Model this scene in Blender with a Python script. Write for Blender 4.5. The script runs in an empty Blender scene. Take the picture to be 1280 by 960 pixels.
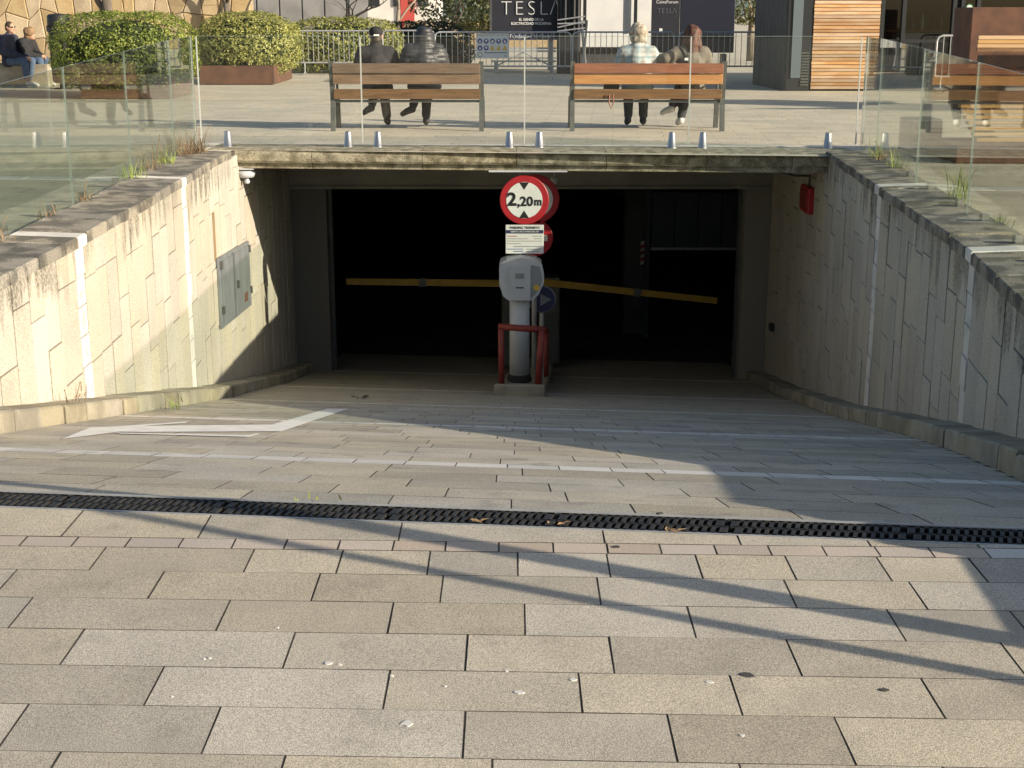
import bpy, bmesh, math, random
from mathutils import Vector, Matrix, noise
R = math.radians
random.seed(7)
scene = bpy.context.scene
C = scene.collection

# ------------------------------------------------------------------ camera, sky, sun, exposure
CAM_H, PITCH, LENS = 1.45, R(14.55), 50.06
cam_d = bpy.data.cameras.new('camera'); cam = bpy.data.objects.new('camera', cam_d); C.objects.link(cam)
cam.location = (0, 0, CAM_H); cam.rotation_euler = (R(90) - PITCH, 0, 0)
cam_d.sensor_width = 36; cam_d.lens = LENS; cam_d.clip_end = 3000; cam_d.clip_start = .05
scene.camera = cam
TO_SUN = Vector((1, -.48, .362)).normalized()
EL = math.asin(TO_SUN.z); AZ = math.atan2(TO_SUN.x, TO_SUN.y)
world = bpy.data.worlds.new('World'); scene.world = world; world.use_nodes = True
wn = world.node_tree.nodes; sky = wn.new('ShaderNodeTexSky'); sky.sky_type = 'NISHITA'; sky.sun_disc = False
sky.sun_elevation = EL; sky.sun_rotation = AZ; sky.air_density = 1.0; sky.dust_density = 1.8; sky.ozone_density = 1.0
world.node_tree.links.new(sky.outputs[0], wn['Background'].inputs[0]); wn['Background'].inputs[1].default_value = .085
sun_d = bpy.data.lights.new('sun', 'SUN'); sun = bpy.data.objects.new('sun', sun_d); C.objects.link(sun)
sun_d.energy = 4.9; sun_d.angle = R(.45); sun_d.color = (1, .88, .71)
sun.rotation_euler = TO_SUN.to_track_quat('Z', 'Y').to_euler(); sun.location = (30, -14, 13)
vs = scene.view_settings; vs.view_transform = 'Standard'; vs.look = 'None'; vs.gamma = 1; vs.exposure = .72; vs.use_curve_mapping = False
scene.cycles.use_denoising = True; scene.cycles.max_bounces = 10; scene.cycles.transparent_max_bounces = 16
scene.cycles.diffuse_bounces = 4; scene.cycles.glossy_bounces = 4

# ------------------------------------------------------------------ helpers
_c, _s, _F = math.cos(PITCH), math.sin(PITCH), LENS / 36 * 1280
def at(px, py, y):
    """world point on the upright plane at distance y that shows at photo pixel px, py"""
    a, u = (px - 640) / _F, (480 - py) / _F
    t = y / (_c + u * _s)
    return Vector((a * t, y, CAM_H + (-_s + u * _c) * t))
def onz(px, py, z=0):
    a, u = (px - 640) / _F, (480 - py) / _F
    t = (z - CAM_H) / (-_s + u * _c)
    return Vector((a * t, (_c + u * _s) * t, z))

class MB:
    def __init__(self): self.v = []; self.f = []; self.m = []; self.mi = 0
    def add(self, vs_, fs):
        n = len(self.v); self.v += [tuple(p) for p in vs_]
        self.f += [tuple(i + n for i in f) for f in fs]; self.m += [self.mi] * len(fs)
        return self
    def box(self, c, s, rz=0, rot=None):
        c = Vector(c); h = Vector(s) / 2
        m = rot if rot is not None else Matrix.Rotation(rz, 3, 'Z')
        p = [c + m @ Vector((sx * h.x, sy * h.y, sz * h.z)) for sz in (-1, 1) for sx, sy in ((-1, -1), (1, -1), (1, 1), (-1, 1))]
        return self.add(p, [(3, 2, 1, 0), (4, 5, 6, 7), (0, 1, 5, 4), (1, 2, 6, 5), (2, 3, 7, 6), (3, 0, 4, 7)])
    def bev(self, c, s, b=.01, rz=0):
        c = Vector(c); h = Vector(s) / 2; m = Matrix.Rotation(rz, 3, 'Z'); n0 = len(self.v)
        bm = bmesh.new(); bmesh.ops.create_cube(bm, size=1)
        for v in bm.verts: v.co = Vector((v.co.x * s[0], v.co.y * s[1], v.co.z * s[2]))
        bmesh.ops.bevel(bm, geom=bm.edges[:], offset=b, segments=2, affect='EDGES', profile=.5)
        bm.verts.index_update()
        self.add([c + m @ v.co for v in bm.verts], [tuple(v.index for v in f.verts) for f in bm.faces]); bm.free(); return self
    def tube(self, pts, rad, n=8, caps=True):
        pts = [Vector(p) for p in pts]; rs = rad if isinstance(rad, (list, tuple)) else [rad] * len(pts)
        rings = []; up = None
        for i, p in enumerate(pts):
            d = (pts[min(i + 1, len(pts) - 1)] - pts[max(i - 1, 0)])
            d = d.normalized() if d.length > 1e-9 else Vector((0, 0, 1))
            if up is None: up = Vector((0, 0, 1)) if abs(d.z) < .9 else Vector((1, 0, 0))
            a = d.cross(up).normalized(); b = a.cross(d).normalized(); up = b
            rings.append([p + (a * math.cos(2 * math.pi * k / n) + b * math.sin(2 * math.pi * k / n)) * rs[i] for k in range(n)])
        vs_ = [q for r in rings for q in r]; fs = []
        for i in range(len(rings) - 1):
            for k in range(n):
                k2 = (k + 1) % n; fs.append((i * n + k, i * n + k2, (i + 1) * n + k2, (i + 1) * n + k))
        if caps: fs.append(tuple(range(n - 1, -1, -1))); fs.append(tuple((len(rings) - 1) * n + k for k in range(n)))
        return self.add(vs_, fs)
    def lathe(self, c, prof, n=20, axis='Z', sx=1, sy=1):
        c = Vector(c); vs_ = []; fs = []
        for r, z in prof:
            for k in range(n):
                a = 2 * math.pi * k / n
                q = Vector((r * math.cos(a) * sx, r * math.sin(a) * sy, z))
                if axis == 'Y': q = Vector((q.x, -q.z, q.y))
                vs_.append(c + q)
        for i in range(len(prof) - 1):
            for k in range(n):
                k2 = (k + 1) % n; fs.append((i * n + k, i * n + k2, (i + 1) * n + k2, (i + 1) * n + k))
        fs.append(tuple(range(n - 1, -1, -1))); fs.append(tuple((len(prof) - 1) * n + k for k in range(n)))
        return self.add(vs_, fs)
    def prism(self, poly, ext):
        """poly: list of 3D points in order, extruded along vector ext"""
        ext = Vector(ext); n = len(poly); p = [Vector(q) for q in poly]
        nrm = Vector((0, 0, 0))
        for i in range(n): nrm += p[i].cross(p[(i + 1) % n])
        if nrm.dot(ext) > 0: p = p[::-1]
        vs_ = p + [q + ext for q in p]
        return self.add(vs_, [tuple(range(n)), tuple(range(2 * n - 1, n - 1, -1))] + [(i, i + n, (i + 1) % n + n, (i + 1) % n)[::1] for i in range(n)])
    def piece(self, cs, nrm, depth, b=.004, side=None):
        """a chamfered stone: outer face corners cs, facing nrm"""
        nrm = Vector(nrm).normalized(); cs = [Vector(q) for q in cs]; n = len(cs)
        a = Vector((0, 0, 0))
        for i in range(n): a += cs[i].cross(cs[(i + 1) % n])
        if a.dot(nrm) < 0: cs = cs[::-1]
        inner = []
        for i in range(n):
            d1 = (cs[i - 1] - cs[i]).normalized(); d2 = (cs[(i + 1) % n] - cs[i]).normalized()
            inner.append(cs[i] + (d1 + d2) * b)
        vs_ = inner + [q - nrm * b for q in cs] + [q - nrm * depth for q in cs]
        fs = [tuple(range(n))]
        for i in range(n):
            j = (i + 1) % n
            fs += [(i, i + n, j + n, j), (i + n, i + 2 * n, j + 2 * n, j + n)]
        self.add(vs_, fs)
        if side is not None: self.m[-len(fs) + 1:] = [side] * (len(fs) - 1)      # soiled flanks
        return self
    def sphere(self, c, r, n=10, sc=(1, 1, 1)):
        prof = []
        c = Vector(c); m = max(5, n // 2 + 1)
        vs_ = []; fs = []
        for i in range(m + 1):
            th = math.pi * i / m
            for k in range(n):
                a = 2 * math.pi * k / n
                vs_.append(c + Vector((math.sin(th) * math.cos(a) * r * sc[0], math.sin(th) * math.sin(a) * r * sc[1], -math.cos(th) * r * sc[2])))
        for i in range(m):
            for k in range(n):
                k2 = (k + 1) % n; fs.append((i * n + k, i * n + k2, (i + 1) * n + k2, (i + 1) * n + k))
        return self.add(vs_, fs)
    def mesh(self, name, mat=None, smooth=False):
        me = bpy.data.meshes.new(name); me.from_pydata(self.v, [], self.f)
        for m in (mat if isinstance(mat, (list, tuple)) else [mat]):
            if m: me.materials.append(m)
        if any(self.m): me.polygons.foreach_set('material_index', self.m)
        if smooth: me.polygons.foreach_set('use_smooth', [True] * len(me.polygons))
        me.update(); return me
    def build(self, name, mat, parent=None, smooth=False):
        return link(name, self.mesh(name, mat, smooth), parent)

def link(name, data, parent=None):
    o = bpy.data.objects.new(name, data); C.objects.link(o)
    if parent is not None:
        o.parent = parent; o.matrix_parent_inverse = parent.matrix_basis.inverted()
    return o
def tag(o, label=None, cat=None, group=None, kind=None):
    if label: o['label'] = label
    if cat: o['category'] = cat
    if group: o['group'] = group
    if kind: o['kind'] = kind
    return o
def empty(name, loc, label=None, cat=None, group=None, kind=None, rz=0):
    o = bpy.data.objects.new(name, None); C.objects.link(o); o.location = loc; o.rotation_euler = (0, 0, rz); o.empty_display_size = .1
    return tag(o, label, cat, group, kind)

TMP = bpy.data.scenes.new('workbench')
def evaluated(o):
    """mesh of o with its modifiers applied, worked out in a scratch scene"""
    TMP.collection.objects.link(o); vl = TMP.view_layers[0]; vl.update()
    me = bpy.data.meshes.new_from_object(o.evaluated_get(vl.depsgraph))
    bpy.data.objects.remove(o); return me

# ------------------------------------------------------------------ materials
def hexl(r, g, b): return (r, g, b, 1)
MATS = {}
def mat(name, c1, c2=None, scale=3., detail=4, rough=.8, metal=0., bump=0., bscale=60., speck=0., sscale=260., rand=0., streak=0., stretch=(1, 1, 1), coord='pos', lo=.35, hi=.65, spec=.5, spots=0.):
    m = bpy.data.materials.new(name); m.use_nodes = True; MATS[name] = m
    nt = m.node_tree; N = nt.nodes; L = nt.links; bs = N['Principled BSDF']
    bs.inputs['Roughness'].default_value = rough; bs.inputs['Metallic'].default_value = metal
    bs.inputs['Specular IOR Level'].default_value = spec
    if coord == 'pos': src = N.new('ShaderNodeNewGeometry').outputs['Position']
    else: src = N.new('ShaderNodeTexCoord').outputs['Object']
    mp = N.new('ShaderNodeMapping'); mp.inputs['Scale'].default_value = stretch; L.new(src, mp.inputs[0])
    def mixc(fac, a, b, mode='MIX'):
        x = N.new('ShaderNodeMix'); x.data_type = 'RGBA'; x.blend_type = mode
        for sock, v in ((x.inputs[0], fac), (x.inputs[6], a), (x.inputs[7], b)):
            if isinstance(v, (int, float)): sock.default_value = v
            elif isinstance(v, tuple): sock.default_value = v
            else: L.new(v, sock)
        return x.outputs[2]
    def noise_(sc, det, vec=None, w=None):
        t = N.new('ShaderNodeTexNoise'); t.inputs['Scale'].default_value = sc; t.inputs['Detail'].default_value = det
        L.new(vec or mp.outputs[0], t.inputs['Vector']); return t.outputs[0]
    def rng(v, a, b, c=0., d=1.):
        t = N.new('ShaderNodeMapRange'); t.inputs[1].default_value = a; t.inputs[2].default_value = b; t.inputs[3].default_value = c; t.inputs[4].default_value = d
        t.interpolation_type = 'SMOOTHSTEP'; L.new(v, t.inputs[0]); return t.outputs[0]
    col = c1 if len(c1) == 4 else (*c1, 1)
    if c2:
        c2 = c2 if len(c2) == 4 else (*c2, 1)
        col = mixc(rng(noise_(scale, detail), lo, hi), col, c2)
    if speck:
        sp = rng(noise_(sscale, 1), .38, .62, 1 - speck, 1 + speck)
        cm = N.new('ShaderNodeCombineColor')
        for i in range(3): L.new(sp, cm.inputs[i])
        col = mixc(1., col, cm.outputs[0], 'MULTIPLY')
    if rand:
        oi = N.new('ShaderNodeObjectInfo'); hs = N.new('ShaderNodeHueSaturation')
        L.new(rng(oi.outputs['Random'], 0, 1, 1 - rand, 1 + rand), hs.inputs['Value'])
        mu = N.new('ShaderNodeMath'); mu.operation = 'MULTIPLY'; mu.inputs[1].default_value = 7.31; L.new(oi.outputs['Random'], mu.inputs[0])
        fr = N.new('ShaderNodeMath'); fr.operation = 'FRACT'; L.new(mu.outputs[0], fr.inputs[0])
        L.new(rng(fr.outputs[0], 0, 1, .8, 1.15), hs.inputs['Saturation'])
        if isinstance(col, tuple): hs.inputs['Color'].default_value = col
        else: L.new(col, hs.inputs['Color'])
        col = hs.outputs[0]
    if spots:
        col = mixc(rng(noise_(5, 2), .60, .72, 0, spots), col, (.06, .055, .045, 1))
    if streak:
        sx = N.new('ShaderNodeSeparateXYZ'); L.new(N.new('ShaderNodeNewGeometry').outputs['Position'], sx.inputs[0])
        m2 = N.new('ShaderNodeMapping'); m2.inputs['Scale'].default_value = (7, 7, .8)
        L.new(N.new('ShaderNodeNewGeometry').outputs['Position'], m2.inputs[0])
        f1 = rng(sx.outputs[2], -.62, -.04)
        n1 = noise_(1., 5, m2.outputs[0])
        ad = N.new('ShaderNodeMath'); ad.operation = 'MULTIPLY_ADD'; ad.inputs[1].default_value = .36; L.new(f1, ad.inputs[0]); L.new(n1, ad.inputs[2])
        n2 = rng(noise_(45, 3), .35, .6, .35, 1)
        mu = N.new('ShaderNodeMath'); mu.operation = 'MULTIPLY'; L.new(rng(ad.outputs[0], .72, .86, 0, streak), mu.inputs[0]); L.new(n2, mu.inputs[1])
        mv = N.new('ShaderNodeMath'); mv.operation = 'MULTIPLY'; L.new(mu.outputs[0], mv.inputs[0]); L.new(rng(noise_(.8, 2), .36, .62, .12, 1), mv.inputs[1]); mu = mv
        col = mixc(mu.outputs[0], col, (.045, .038, .026, 1))
        m3 = N.new('ShaderNodeMapping'); m3.inputs['Scale'].default_value = (2.2, 2.2, .3)
        L.new(N.new('ShaderNodeNewGeometry').outputs['Position'], m3.inputs[0])
        col = mixc(rng(noise_(1., 4, m3.outputs[0]), .5, .78, 0, .22), col, (.22, .185, .12, 1))
    if isinstance(col, tuple): bs.inputs['Base Color'].default_value = col
    else: L.new(col, bs.inputs['Base Color'])
    if bump:
        b = N.new('ShaderNodeBump'); b.inputs['Strength'].default_value = bump; b.inputs['Distance'].default_value = .004
        L.new(noise_(bscale, 3), b.inputs['Height']); L.new(b.outputs[0], bs.inputs['Normal'])
    return m

GRANITE = mat('paving_granite', (.48, .43, .345), (.405, .362, .29), 4.5, detail=9, lo=.25, hi=.75, rough=.85, bump=.42, bscale=430, speck=.34, sscale=400, rand=.13, spots=.14)
GRAN_RAMP = mat('ramp_granite', (.47, .42, .33), (.37, .335, .27), 3.0, detail=8, lo=.25, hi=.75, rough=.8, bump=.3, bscale=250, speck=.26, sscale=170, rand=.14, spots=.3)
PINK = mat('pink_sandstone', (.47, .395, .325), (.43, .365, .30), 3, rough=.8, bump=.4, bscale=150, speck=.12, rand=.10)
WHITEST = mat('white_marble', (.68, .65, .60), (.60, .575, .53), 4, rough=.7, bump=.2, bscale=120, speck=.06, rand=.08, spots=.3)
BED = mat('joint_sand', (.045, .04, .032), (.075, .065, .05), 30, rough=1)
WALLG = mat('wall_granite', (.465, .425, .35), (.405, .37, .305), 1.1, rough=.85, bump=.5, bscale=160, speck=.20, sscale=130, rand=.06, streak=.8)
COPING = mat('coping_concrete', (.25, .225, .18), (.10, .092, .076), 5, detail=8, rough=.95, bump=1., bscale=70, speck=.3, sscale=120, rand=.15, lo=.4, hi=.6)
KERB = mat('kerb_concrete', (.34, .305, .225), (.23, .205, .15), 4, detail=6, rough=.9, bump=.8, bscale=90, speck=.2, rand=.1)
DECK = mat('deck_edge_concrete', (.37, .335, .245), (.17, .15, .10), 9, detail=8, rough=.95, bump=1., bscale=60, speck=.3, sscale=90, rand=.08)
CONC = mat('raw_concrete', (.32, .305, .265), (.25, .238, .21), 2, rough=.9, bump=.4, bscale=60, speck=.1)
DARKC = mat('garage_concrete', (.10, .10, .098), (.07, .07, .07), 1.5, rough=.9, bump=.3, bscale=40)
IRON = mat('cast_iron', (.028, .027, .027), (.05, .045, .04), 20, rough=.55, metal=.4, bump=.3, bscale=200)
DARK = mat('black_void', (.012, .012, .012), rough=1)
CHROME = mat('brushed_steel', (.58, .57, .55), rough=.36, metal=1.)
GALV = mat('galvanised_steel', (.46, .47, .47), (.38, .39, .40), 14, rough=.5, metal=.35)
STEELD = mat('grey_painted_steel', (.085, .09, .085), (.11, .115, .105), 12, rough=.5, metal=.2)
HATCH = mat('hatch_grey_paint', (.26, .28, .29), (.20, .215, .22), 8, rough=.5, metal=.3, bump=.2, bscale=20, stretch=(1, 1, .3))
WOODB = mat('weathered_slat', (.19, .11, .055), (.125, .072, .036), 6, rough=.7, stretch=(.6, 8, 8), bump=.3, bscale=50, rand=.12)
WOODR = mat('reddish_slat', (.26, .095, .045), (.19, .07, .035), 5, rough=.6, stretch=(.6, 8, 8), bump=.3, bscale=50)
WOODO = mat('orange_slat', (.45, .22, .07), (.36, .165, .05), 5, rough=.6, stretch=(.6, 8, 8), bump=.3, bscale=50)
CEDAR = mat('cedar_batten', (.43, .245, .12), (.52, .36, .22), 2.5, rough=.75, stretch=(.8, 6, 6), rand=.28)
LOUNGE = mat('pale_wood_slat', (.50, .32, .15), (.42, .26, .12), 4, rough=.65, stretch=(.6, 8, 8), rand=.12)
CORTEN = mat('corten_steel', (.13, .06, .035), (.085, .042, .028), 4, detail=8, rough=.85, bump=.4, bscale=60)
OCHRE = mat('ochre_stone', (.46, .36, .22), (.38, .285, .165), 2.2, detail=6, rough=.9, bump=.8, bscale=30, speck=.12, sscale=50, rand=.16)
OCHREJ = mat('ochre_mortar', (.38, .29, .18), (.30, .23, .14), 8, rough=1)
GREYFACE = mat('grey_render', (.17, .17, .17), (.13, .13, .13), 2, rough=.9)
SIGNRED = mat('sign_red', (.42, .016, .024), (.36, .014, .02), 5, rough=.45)
SIGNWHITE = mat('sign_white', (.72, .72, .70), (.66, .66, .64), 5, rough=.45)
SIGNBLACK = mat('sign_black', (.012, .012, .013), rough=.5)
SIGNBLUE = mat('sign_blue', (.02, .06, .26), rough=.45)
SIGNNAVY = mat('sign_navy', (.025, .03, .09), rough=.45)
SIGNYEL = mat('sign_yellow', (.55, .36, .06), rough=.5)
TERMW = mat('terminal_grey_white', (.50, .52, .54), (.44, .46, .48), 4, rough=.4)
TUBER = mat('guard_red_paint', (.25, .035, .024), (.19, .027, .02), 9, rough=.55, bump=.3, bscale=80)
YELLOW = mat('barrier_yellow', (.42, .25, .025), (.34, .20, .02), 6, rough=.5)
PAINT = mat('road_paint', (.84, .83, .79), (.72, .71, .67), 9, detail=8, rough=.8, bump=.3, bscale=120)
BLACKP = mat('black_plastic', (.016, .016, .018), (.022, .022, .024), 8, rough=.45)
EXPO = mat('black_banner', (.016, .016, .024), (.02, .02, .03), 2, rough=.6)
EXPO2 = mat('charcoal_fabric', (.045, .043, .045), (.06, .058, .06), 5, rough=.85, stretch=(6, 6, .6))
TENT = mat('white_tent', (.72, .72, .70), (.66, .66, .65), 2, rough=.7)
DKCLAD = mat('anthracite_cladding', (.045, .052, .055), (.06, .068, .07), 4, rough=.55, metal=.2)
SLATEB = mat('slate_blue_panel', (.115, .145, .16), rough=.35)
FRAME = mat('black_frame', (.02, .022, .024), rough=.4)
SHUTTER = mat('shutter_blue_grey', (.055, .065, .085), (.045, .053, .07), 3, rough=.6)
BARK = mat('grey_bark', (.17, .14, .11), (.10, .085, .068), 9, detail=7, rough=.95, bump=1., bscale=50, stretch=(1, 1, .3))
BARKP = mat('pale_bark', (.30, .25, .19), (.20, .165, .125), 9, detail=7, rough=.95, bump=1., bscale=50, stretch=(1, 1, .3))
SKIN = mat('skin', (.50, .29, .20), (.45, .25, .17), 12, rough=.55)
JEANS = mat('denim', (.075, .12, .19), (.055, .09, .15), 14, rough=.9, bump=.4, bscale=60)
BLACKCL = mat('black_cloth', (.018, .018, .02), (.026, .026, .028), 14, rough=.9, bump=.6, bscale=25)
NAVYCL = mat('navy_cloth', (.018, .023, .042), (.026, .032, .055), 14, rough=.8, bump=.6, bscale=25)
PUFF = mat('black_puffer', (.028, .028, .032), (.04, .04, .045), 9, rough=.5, bump=.5, bscale=30)
TAUPE = mat('taupe_cloth', (.17, .15, .12), (.135, .12, .095), 10, rough=.9, bump=.6, bscale=25)
GREYTR = mat('grey_trouser', (.055, .06, .065), (.045, .048, .052), 10, rough=.9, bump=.5, bscale=30)
SHOEW = mat('white_shoe', (.6, .6, .58), rough=.6)
SHOED = mat('dark_shoe', (.022, .02, .02), rough=.6)
HAIRB = mat('dark_brown_hair', (.035, .022, .015), (.06, .04, .028), 30, rough=.6, stretch=(1, 1, .2), bump=.6, bscale=60)
HAIRL = mat('blond_grey_hair', (.50, .45, .36), (.20, .165, .12), 34, rough=.6, stretch=(1, 1, .2), bump=.8, bscale=60)
HAIRR = mat('auburn_hair', (.115, .045, .024), (.045, .02, .012), 30, rough=.65, stretch=(1, 1, .15), bump=.8, bscale=60)
HAIRS = mat('sandy_hair', (.30, .19, .10), (.17, .10, .05), 30, rough=.6, stretch=(1, 1, .2), bump=.8, bscale=60)
LIP = mat('lip', (.32, .10, .08), rough=.5)
DRY = mat('dry_grass', (.26, .19, .11), (.17, .115, .065), 30, rough=.9)
SPROUT = mat('sprout_green', (.20, .27, .05), (.28, .33, .07), 30, rough=.8)
DEADLEAF = mat('dead_leaf', (.32, .22, .12), (.2, .12, .06), 60, rough=.9)
GUM = mat('chewing_gum', (.62, .60, .56), rough=.8)
GUMD = mat('dark_gum', (.06, .055, .05), rough=.8)
HILL = mat('far_hill', (.10, .13, .13), (.08, .11, .10), .02, rough=1)
FARWHITE = mat('far_white_wall', (.62, .60, .56), (.55, .53, .5), 1, rough=.9)
FARRED = mat('far_red_paint', (.40, .06, .05), rough=.8)
VANBLUE = mat('van_blue_grey', (.09, .12, .18), rough=.3)

def leafmat(name, cols, rough=.5):
    m = bpy.data.materials.new(name); m.use_nodes = True; nt = m.node_tree; N = nt.nodes; L = nt.links; bs = N['Principled BSDF']
    g = N.new('ShaderNodeNewGeometry'); cr = N.new('ShaderNodeValToRGB'); L.new(g.outputs['Random Per Island'], cr.inputs[0])
    e = cr.color_ramp.elements
    while len(e) < len(cols): e.new(.5)
    for i, c in enumerate(cols): e[i].position = i / (len(cols) - 1); e[i].color = (*c, 1)
    L.new(cr.outputs[0], bs.inputs['Base Color']); bs.inputs['Roughness'].default_value = rough
    tr = N.new('ShaderNodeBsdfTranslucent'); L.new(cr.outputs[0], tr.inputs[0])
    mx = N.new('ShaderNodeMixShader'); mx.inputs[0].default_value = .25
    L.new(bs.outputs[0], mx.inputs[1]); L.new(tr.outputs[0], mx.inputs[2]); L.new(mx.outputs[0], N['Material Output'].inputs[0])
    return m
LEAFG = leafmat('laurel_leaf', [(.05, .08, .014), (.15, .20, .03), (.23, .28, .045), (.34, .36, .08)])
LEAFY = leafmat('variegated_leaf', [(.08, .10, .022), (.26, .28, .06), (.38, .38, .10), (.50, .48, .19)])
LEAFD = leafmat('dark_leaf', [(.016, .028, .012), (.03, .045, .018), (.05, .065, .025)])
LEAFF = leafmat('far_leaf', [(.05, .06, .02), (.10, .11, .035), (.15, .15, .05)])

def glassmat(name, tint, ior=1.5):
    m = bpy.data.materials.new(name); m.use_nodes = True; nt = m.node_tree; N = nt.nodes; L = nt.links
    N.remove(N['Principled BSDF'])
    t = N.new('ShaderNodeBsdfTransparent'); t.inputs[0].default_value = (*tint, 1)
    g = N.new('ShaderNodeBsdfGlossy'); g.inputs['Roughness'].default_value = .0; g.inputs[0].default_value = (1, 1, 1, 1)
    fr = N.new('ShaderNodeFresnel'); ge = N.new('ShaderNodeNewGeometry')   # the same glass-air reflection on both faces of the pane
    ii = N.new('ShaderNodeMapRange'); ii.inputs[3].default_value = ior; ii.inputs[4].default_value = 1 / ior
    L.new(ge.outputs['Backfacing'], ii.inputs[0]); L.new(ii.outputs[0], fr.inputs[0])
    mx = N.new('ShaderNodeMixShader'); L.new(fr.outputs[0], mx.inputs[0]); L.new(t.outputs[0], mx.inputs[1]); L.new(g.outputs[0], mx.inputs[2])
    L.new(mx.outputs[0], N['Material Output'].inputs[0]); return m
GLASS = glassmat('railing_glass', (.965, .98, .97), 1.38)
SHOPGLASS = glassmat('shop_glass', (.55, .60, .60), 1.6)
EDGE = mat('glass_edge', (.22, .27, .245), rough=.25)
STRIP = mat('silicone_strip', (.42, .45, .42), rough=.35)
SIDEGLASS = glassmat('tinted_side_glass', (.86, .90, .86))  # tinted darker than the front railing panes
PLASTER = MATS

# plaza paving: rows of slabs too far off to tell apart, in the material
def plazamat():
    m = mat('plaza_paving', (.60, .535, .415), (.53, .475, .375), .9, rough=.85, bump=.4, bscale=40, speck=.2, sscale=60, spots=.3)
    nt = m.node_tree; N = nt.nodes; L = nt.links; bs = N['Principled BSDF']
    old = bs.inputs['Base Color'].links[0].from_socket
    br = N.new('ShaderNodeTexBrick'); br.inputs['Scale'].default_value = 1; br.inputs['Brick Width'].default_value = .62; br.inputs['Row Height'].default_value = .3
    br.inputs['Mortar Size'].default_value = .006; br.inputs['Mortar Smooth'].default_value = .1
    br.inputs['Color1'].default_value = (1.08, 1.06, 1.03, 1); br.inputs['Color2'].default_value = (.90, .90, .90, 1); br.inputs['Mortar'].default_value = (.66, .64, .6, 1)
    mp = N.new('ShaderNodeMapping'); mp.inputs['Rotation'].default_value = (0, 0, R(4)); L.new(N.new('ShaderNodeNewGeometry').outputs['Position'], mp.inputs[0]); L.new(mp.outputs[0], br.inputs[0])
    x = N.new('ShaderNodeMix'); x.data_type = 'RGBA'; x.blend_type = 'MULTIPLY'; x.inputs[0].default_value = 1
    L.new(old, x.inputs[6]); L.new(br.outputs[0], x.inputs[7]); L.new(x.outputs[2], bs.inputs['Base Color'])
    return m
PLAZA = plazamat()

# ------------------------------------------------------------------ ramp geometry
K = .11                                            # rows run slightly askew: y = s - K x
PTS = [(-9, 0), (4.05, 0), (4.2, -.028), (13.25, -2.2), (16.8, -2.97), (20, -3.55), (23, -3.9), (26, -3.97), (90, -3.97)]
def g(s):
    for (a, b), (c, d) in zip(PTS, PTS[1:]):
        if s <= c: return b + (d - b) * (s - a) / (c - a)
LW = [(2.0, -2.86), (7.9, -2.88), (9.3, -2.89), (12.5, -2.955), (14.5, -3.03), (17, -3.03), (19.6, -2.98)]
RW = [(2.0, 1.95), (5.2, 2.3), (7.25, 2.66), (9.06, 2.91), (14.7, 3.35), (16.8, 3.45), (19.6, 3.52)]
def wx(W, y):
    for (a, b), (c, d) in zip(W, W[1:]):
        if y <= c or c == W[-1][0]: return b + (d - b) * (y - a) / (c - a)
def wy(W, s):                                       # y on the wall line at ramp station s
    y = s
    for _ in range(8): y = s - K * wx(W, y)
    return y
def S(x, s, dz=0): return Vector((x, s - K * x, g(s) + dz))

D0, D1 = 3.895, 4.035                               # drain between these stations
CW = .44                                            # coping width

# ------------------------------------------------------------------ ground with the ramp cut out of it
mb = MB()
ss = [D1] + [4.5 + .5 * i for i in range(22)] + [15.52]
for s0, s1 in zip(ss, ss[1:]):
    for W, sg in ((LW, -1), (RW, 1)):
        a = [(wx(W, wy(W, q)) + sg * .05, q) for q in (s0, s1)]
        p = [Vector((a[0][0], s0 - K * a[0][0], 0)), Vector((sg * 300, s0 - K * a[0][0] - sg * 0, 0)), Vector((sg * 300, s1 - K * a[1][0], 0)), Vector((a[1][0], s1 - K * a[1][0], 0))]
        mb.add(p, [(0, 1, 2, 3) if sg > 0 else (3, 2, 1, 0)])
xl0, xr0 = wx(LW, wy(LW, D0)), wx(RW, wy(RW, D0))
# near field
for s0, s1 in ((-60, D0),):
    mb.add([(-300, s0, 0), (300, s0, 0), (300, s1 - K * xr0, 0), (xr0 + .05, s1 - K * xr0, 0), (xl0 - .05, s1 - K * xl0, 0), (-300, s1 - K * xl0, 0)], [(0, 1, 2, 3, 4, 5)])
for W, sg in ((LW, -1), (RW, 1)):
    a0 = wx(W, wy(W, D0)) + sg * .05; a1 = wx(W, wy(W, D1)) + sg * .05
    p = [(a0, D0 - K * (a0 - sg * .05), 0), (sg * 300, D0 - K * (a0 - sg * .05), 0), (sg * 300, D1 - K * (a1), 0), (a1, D1 - K * a1, 0)]
    mb.add(p, [(0, 1, 2, 3) if sg > 0 else (3, 2, 1, 0)])
al, ar = wx(LW, wy(LW, 15.52)) - .05, wx(RW, wy(RW, 15.52)) + .05
yl, yr = 15.52 - K * al, 15.52 - K * ar
mb.add([(-300, yl, 0), (al, yl, 0), (ar, yr, 0), (300, yr, 0), (300, 1500, 0), (-300, 1500, 0)], [(0, 1, 2, 3, 4, 5)])
tag(mb.build('plaza_ground', PLAZA), kind='structure')

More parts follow.
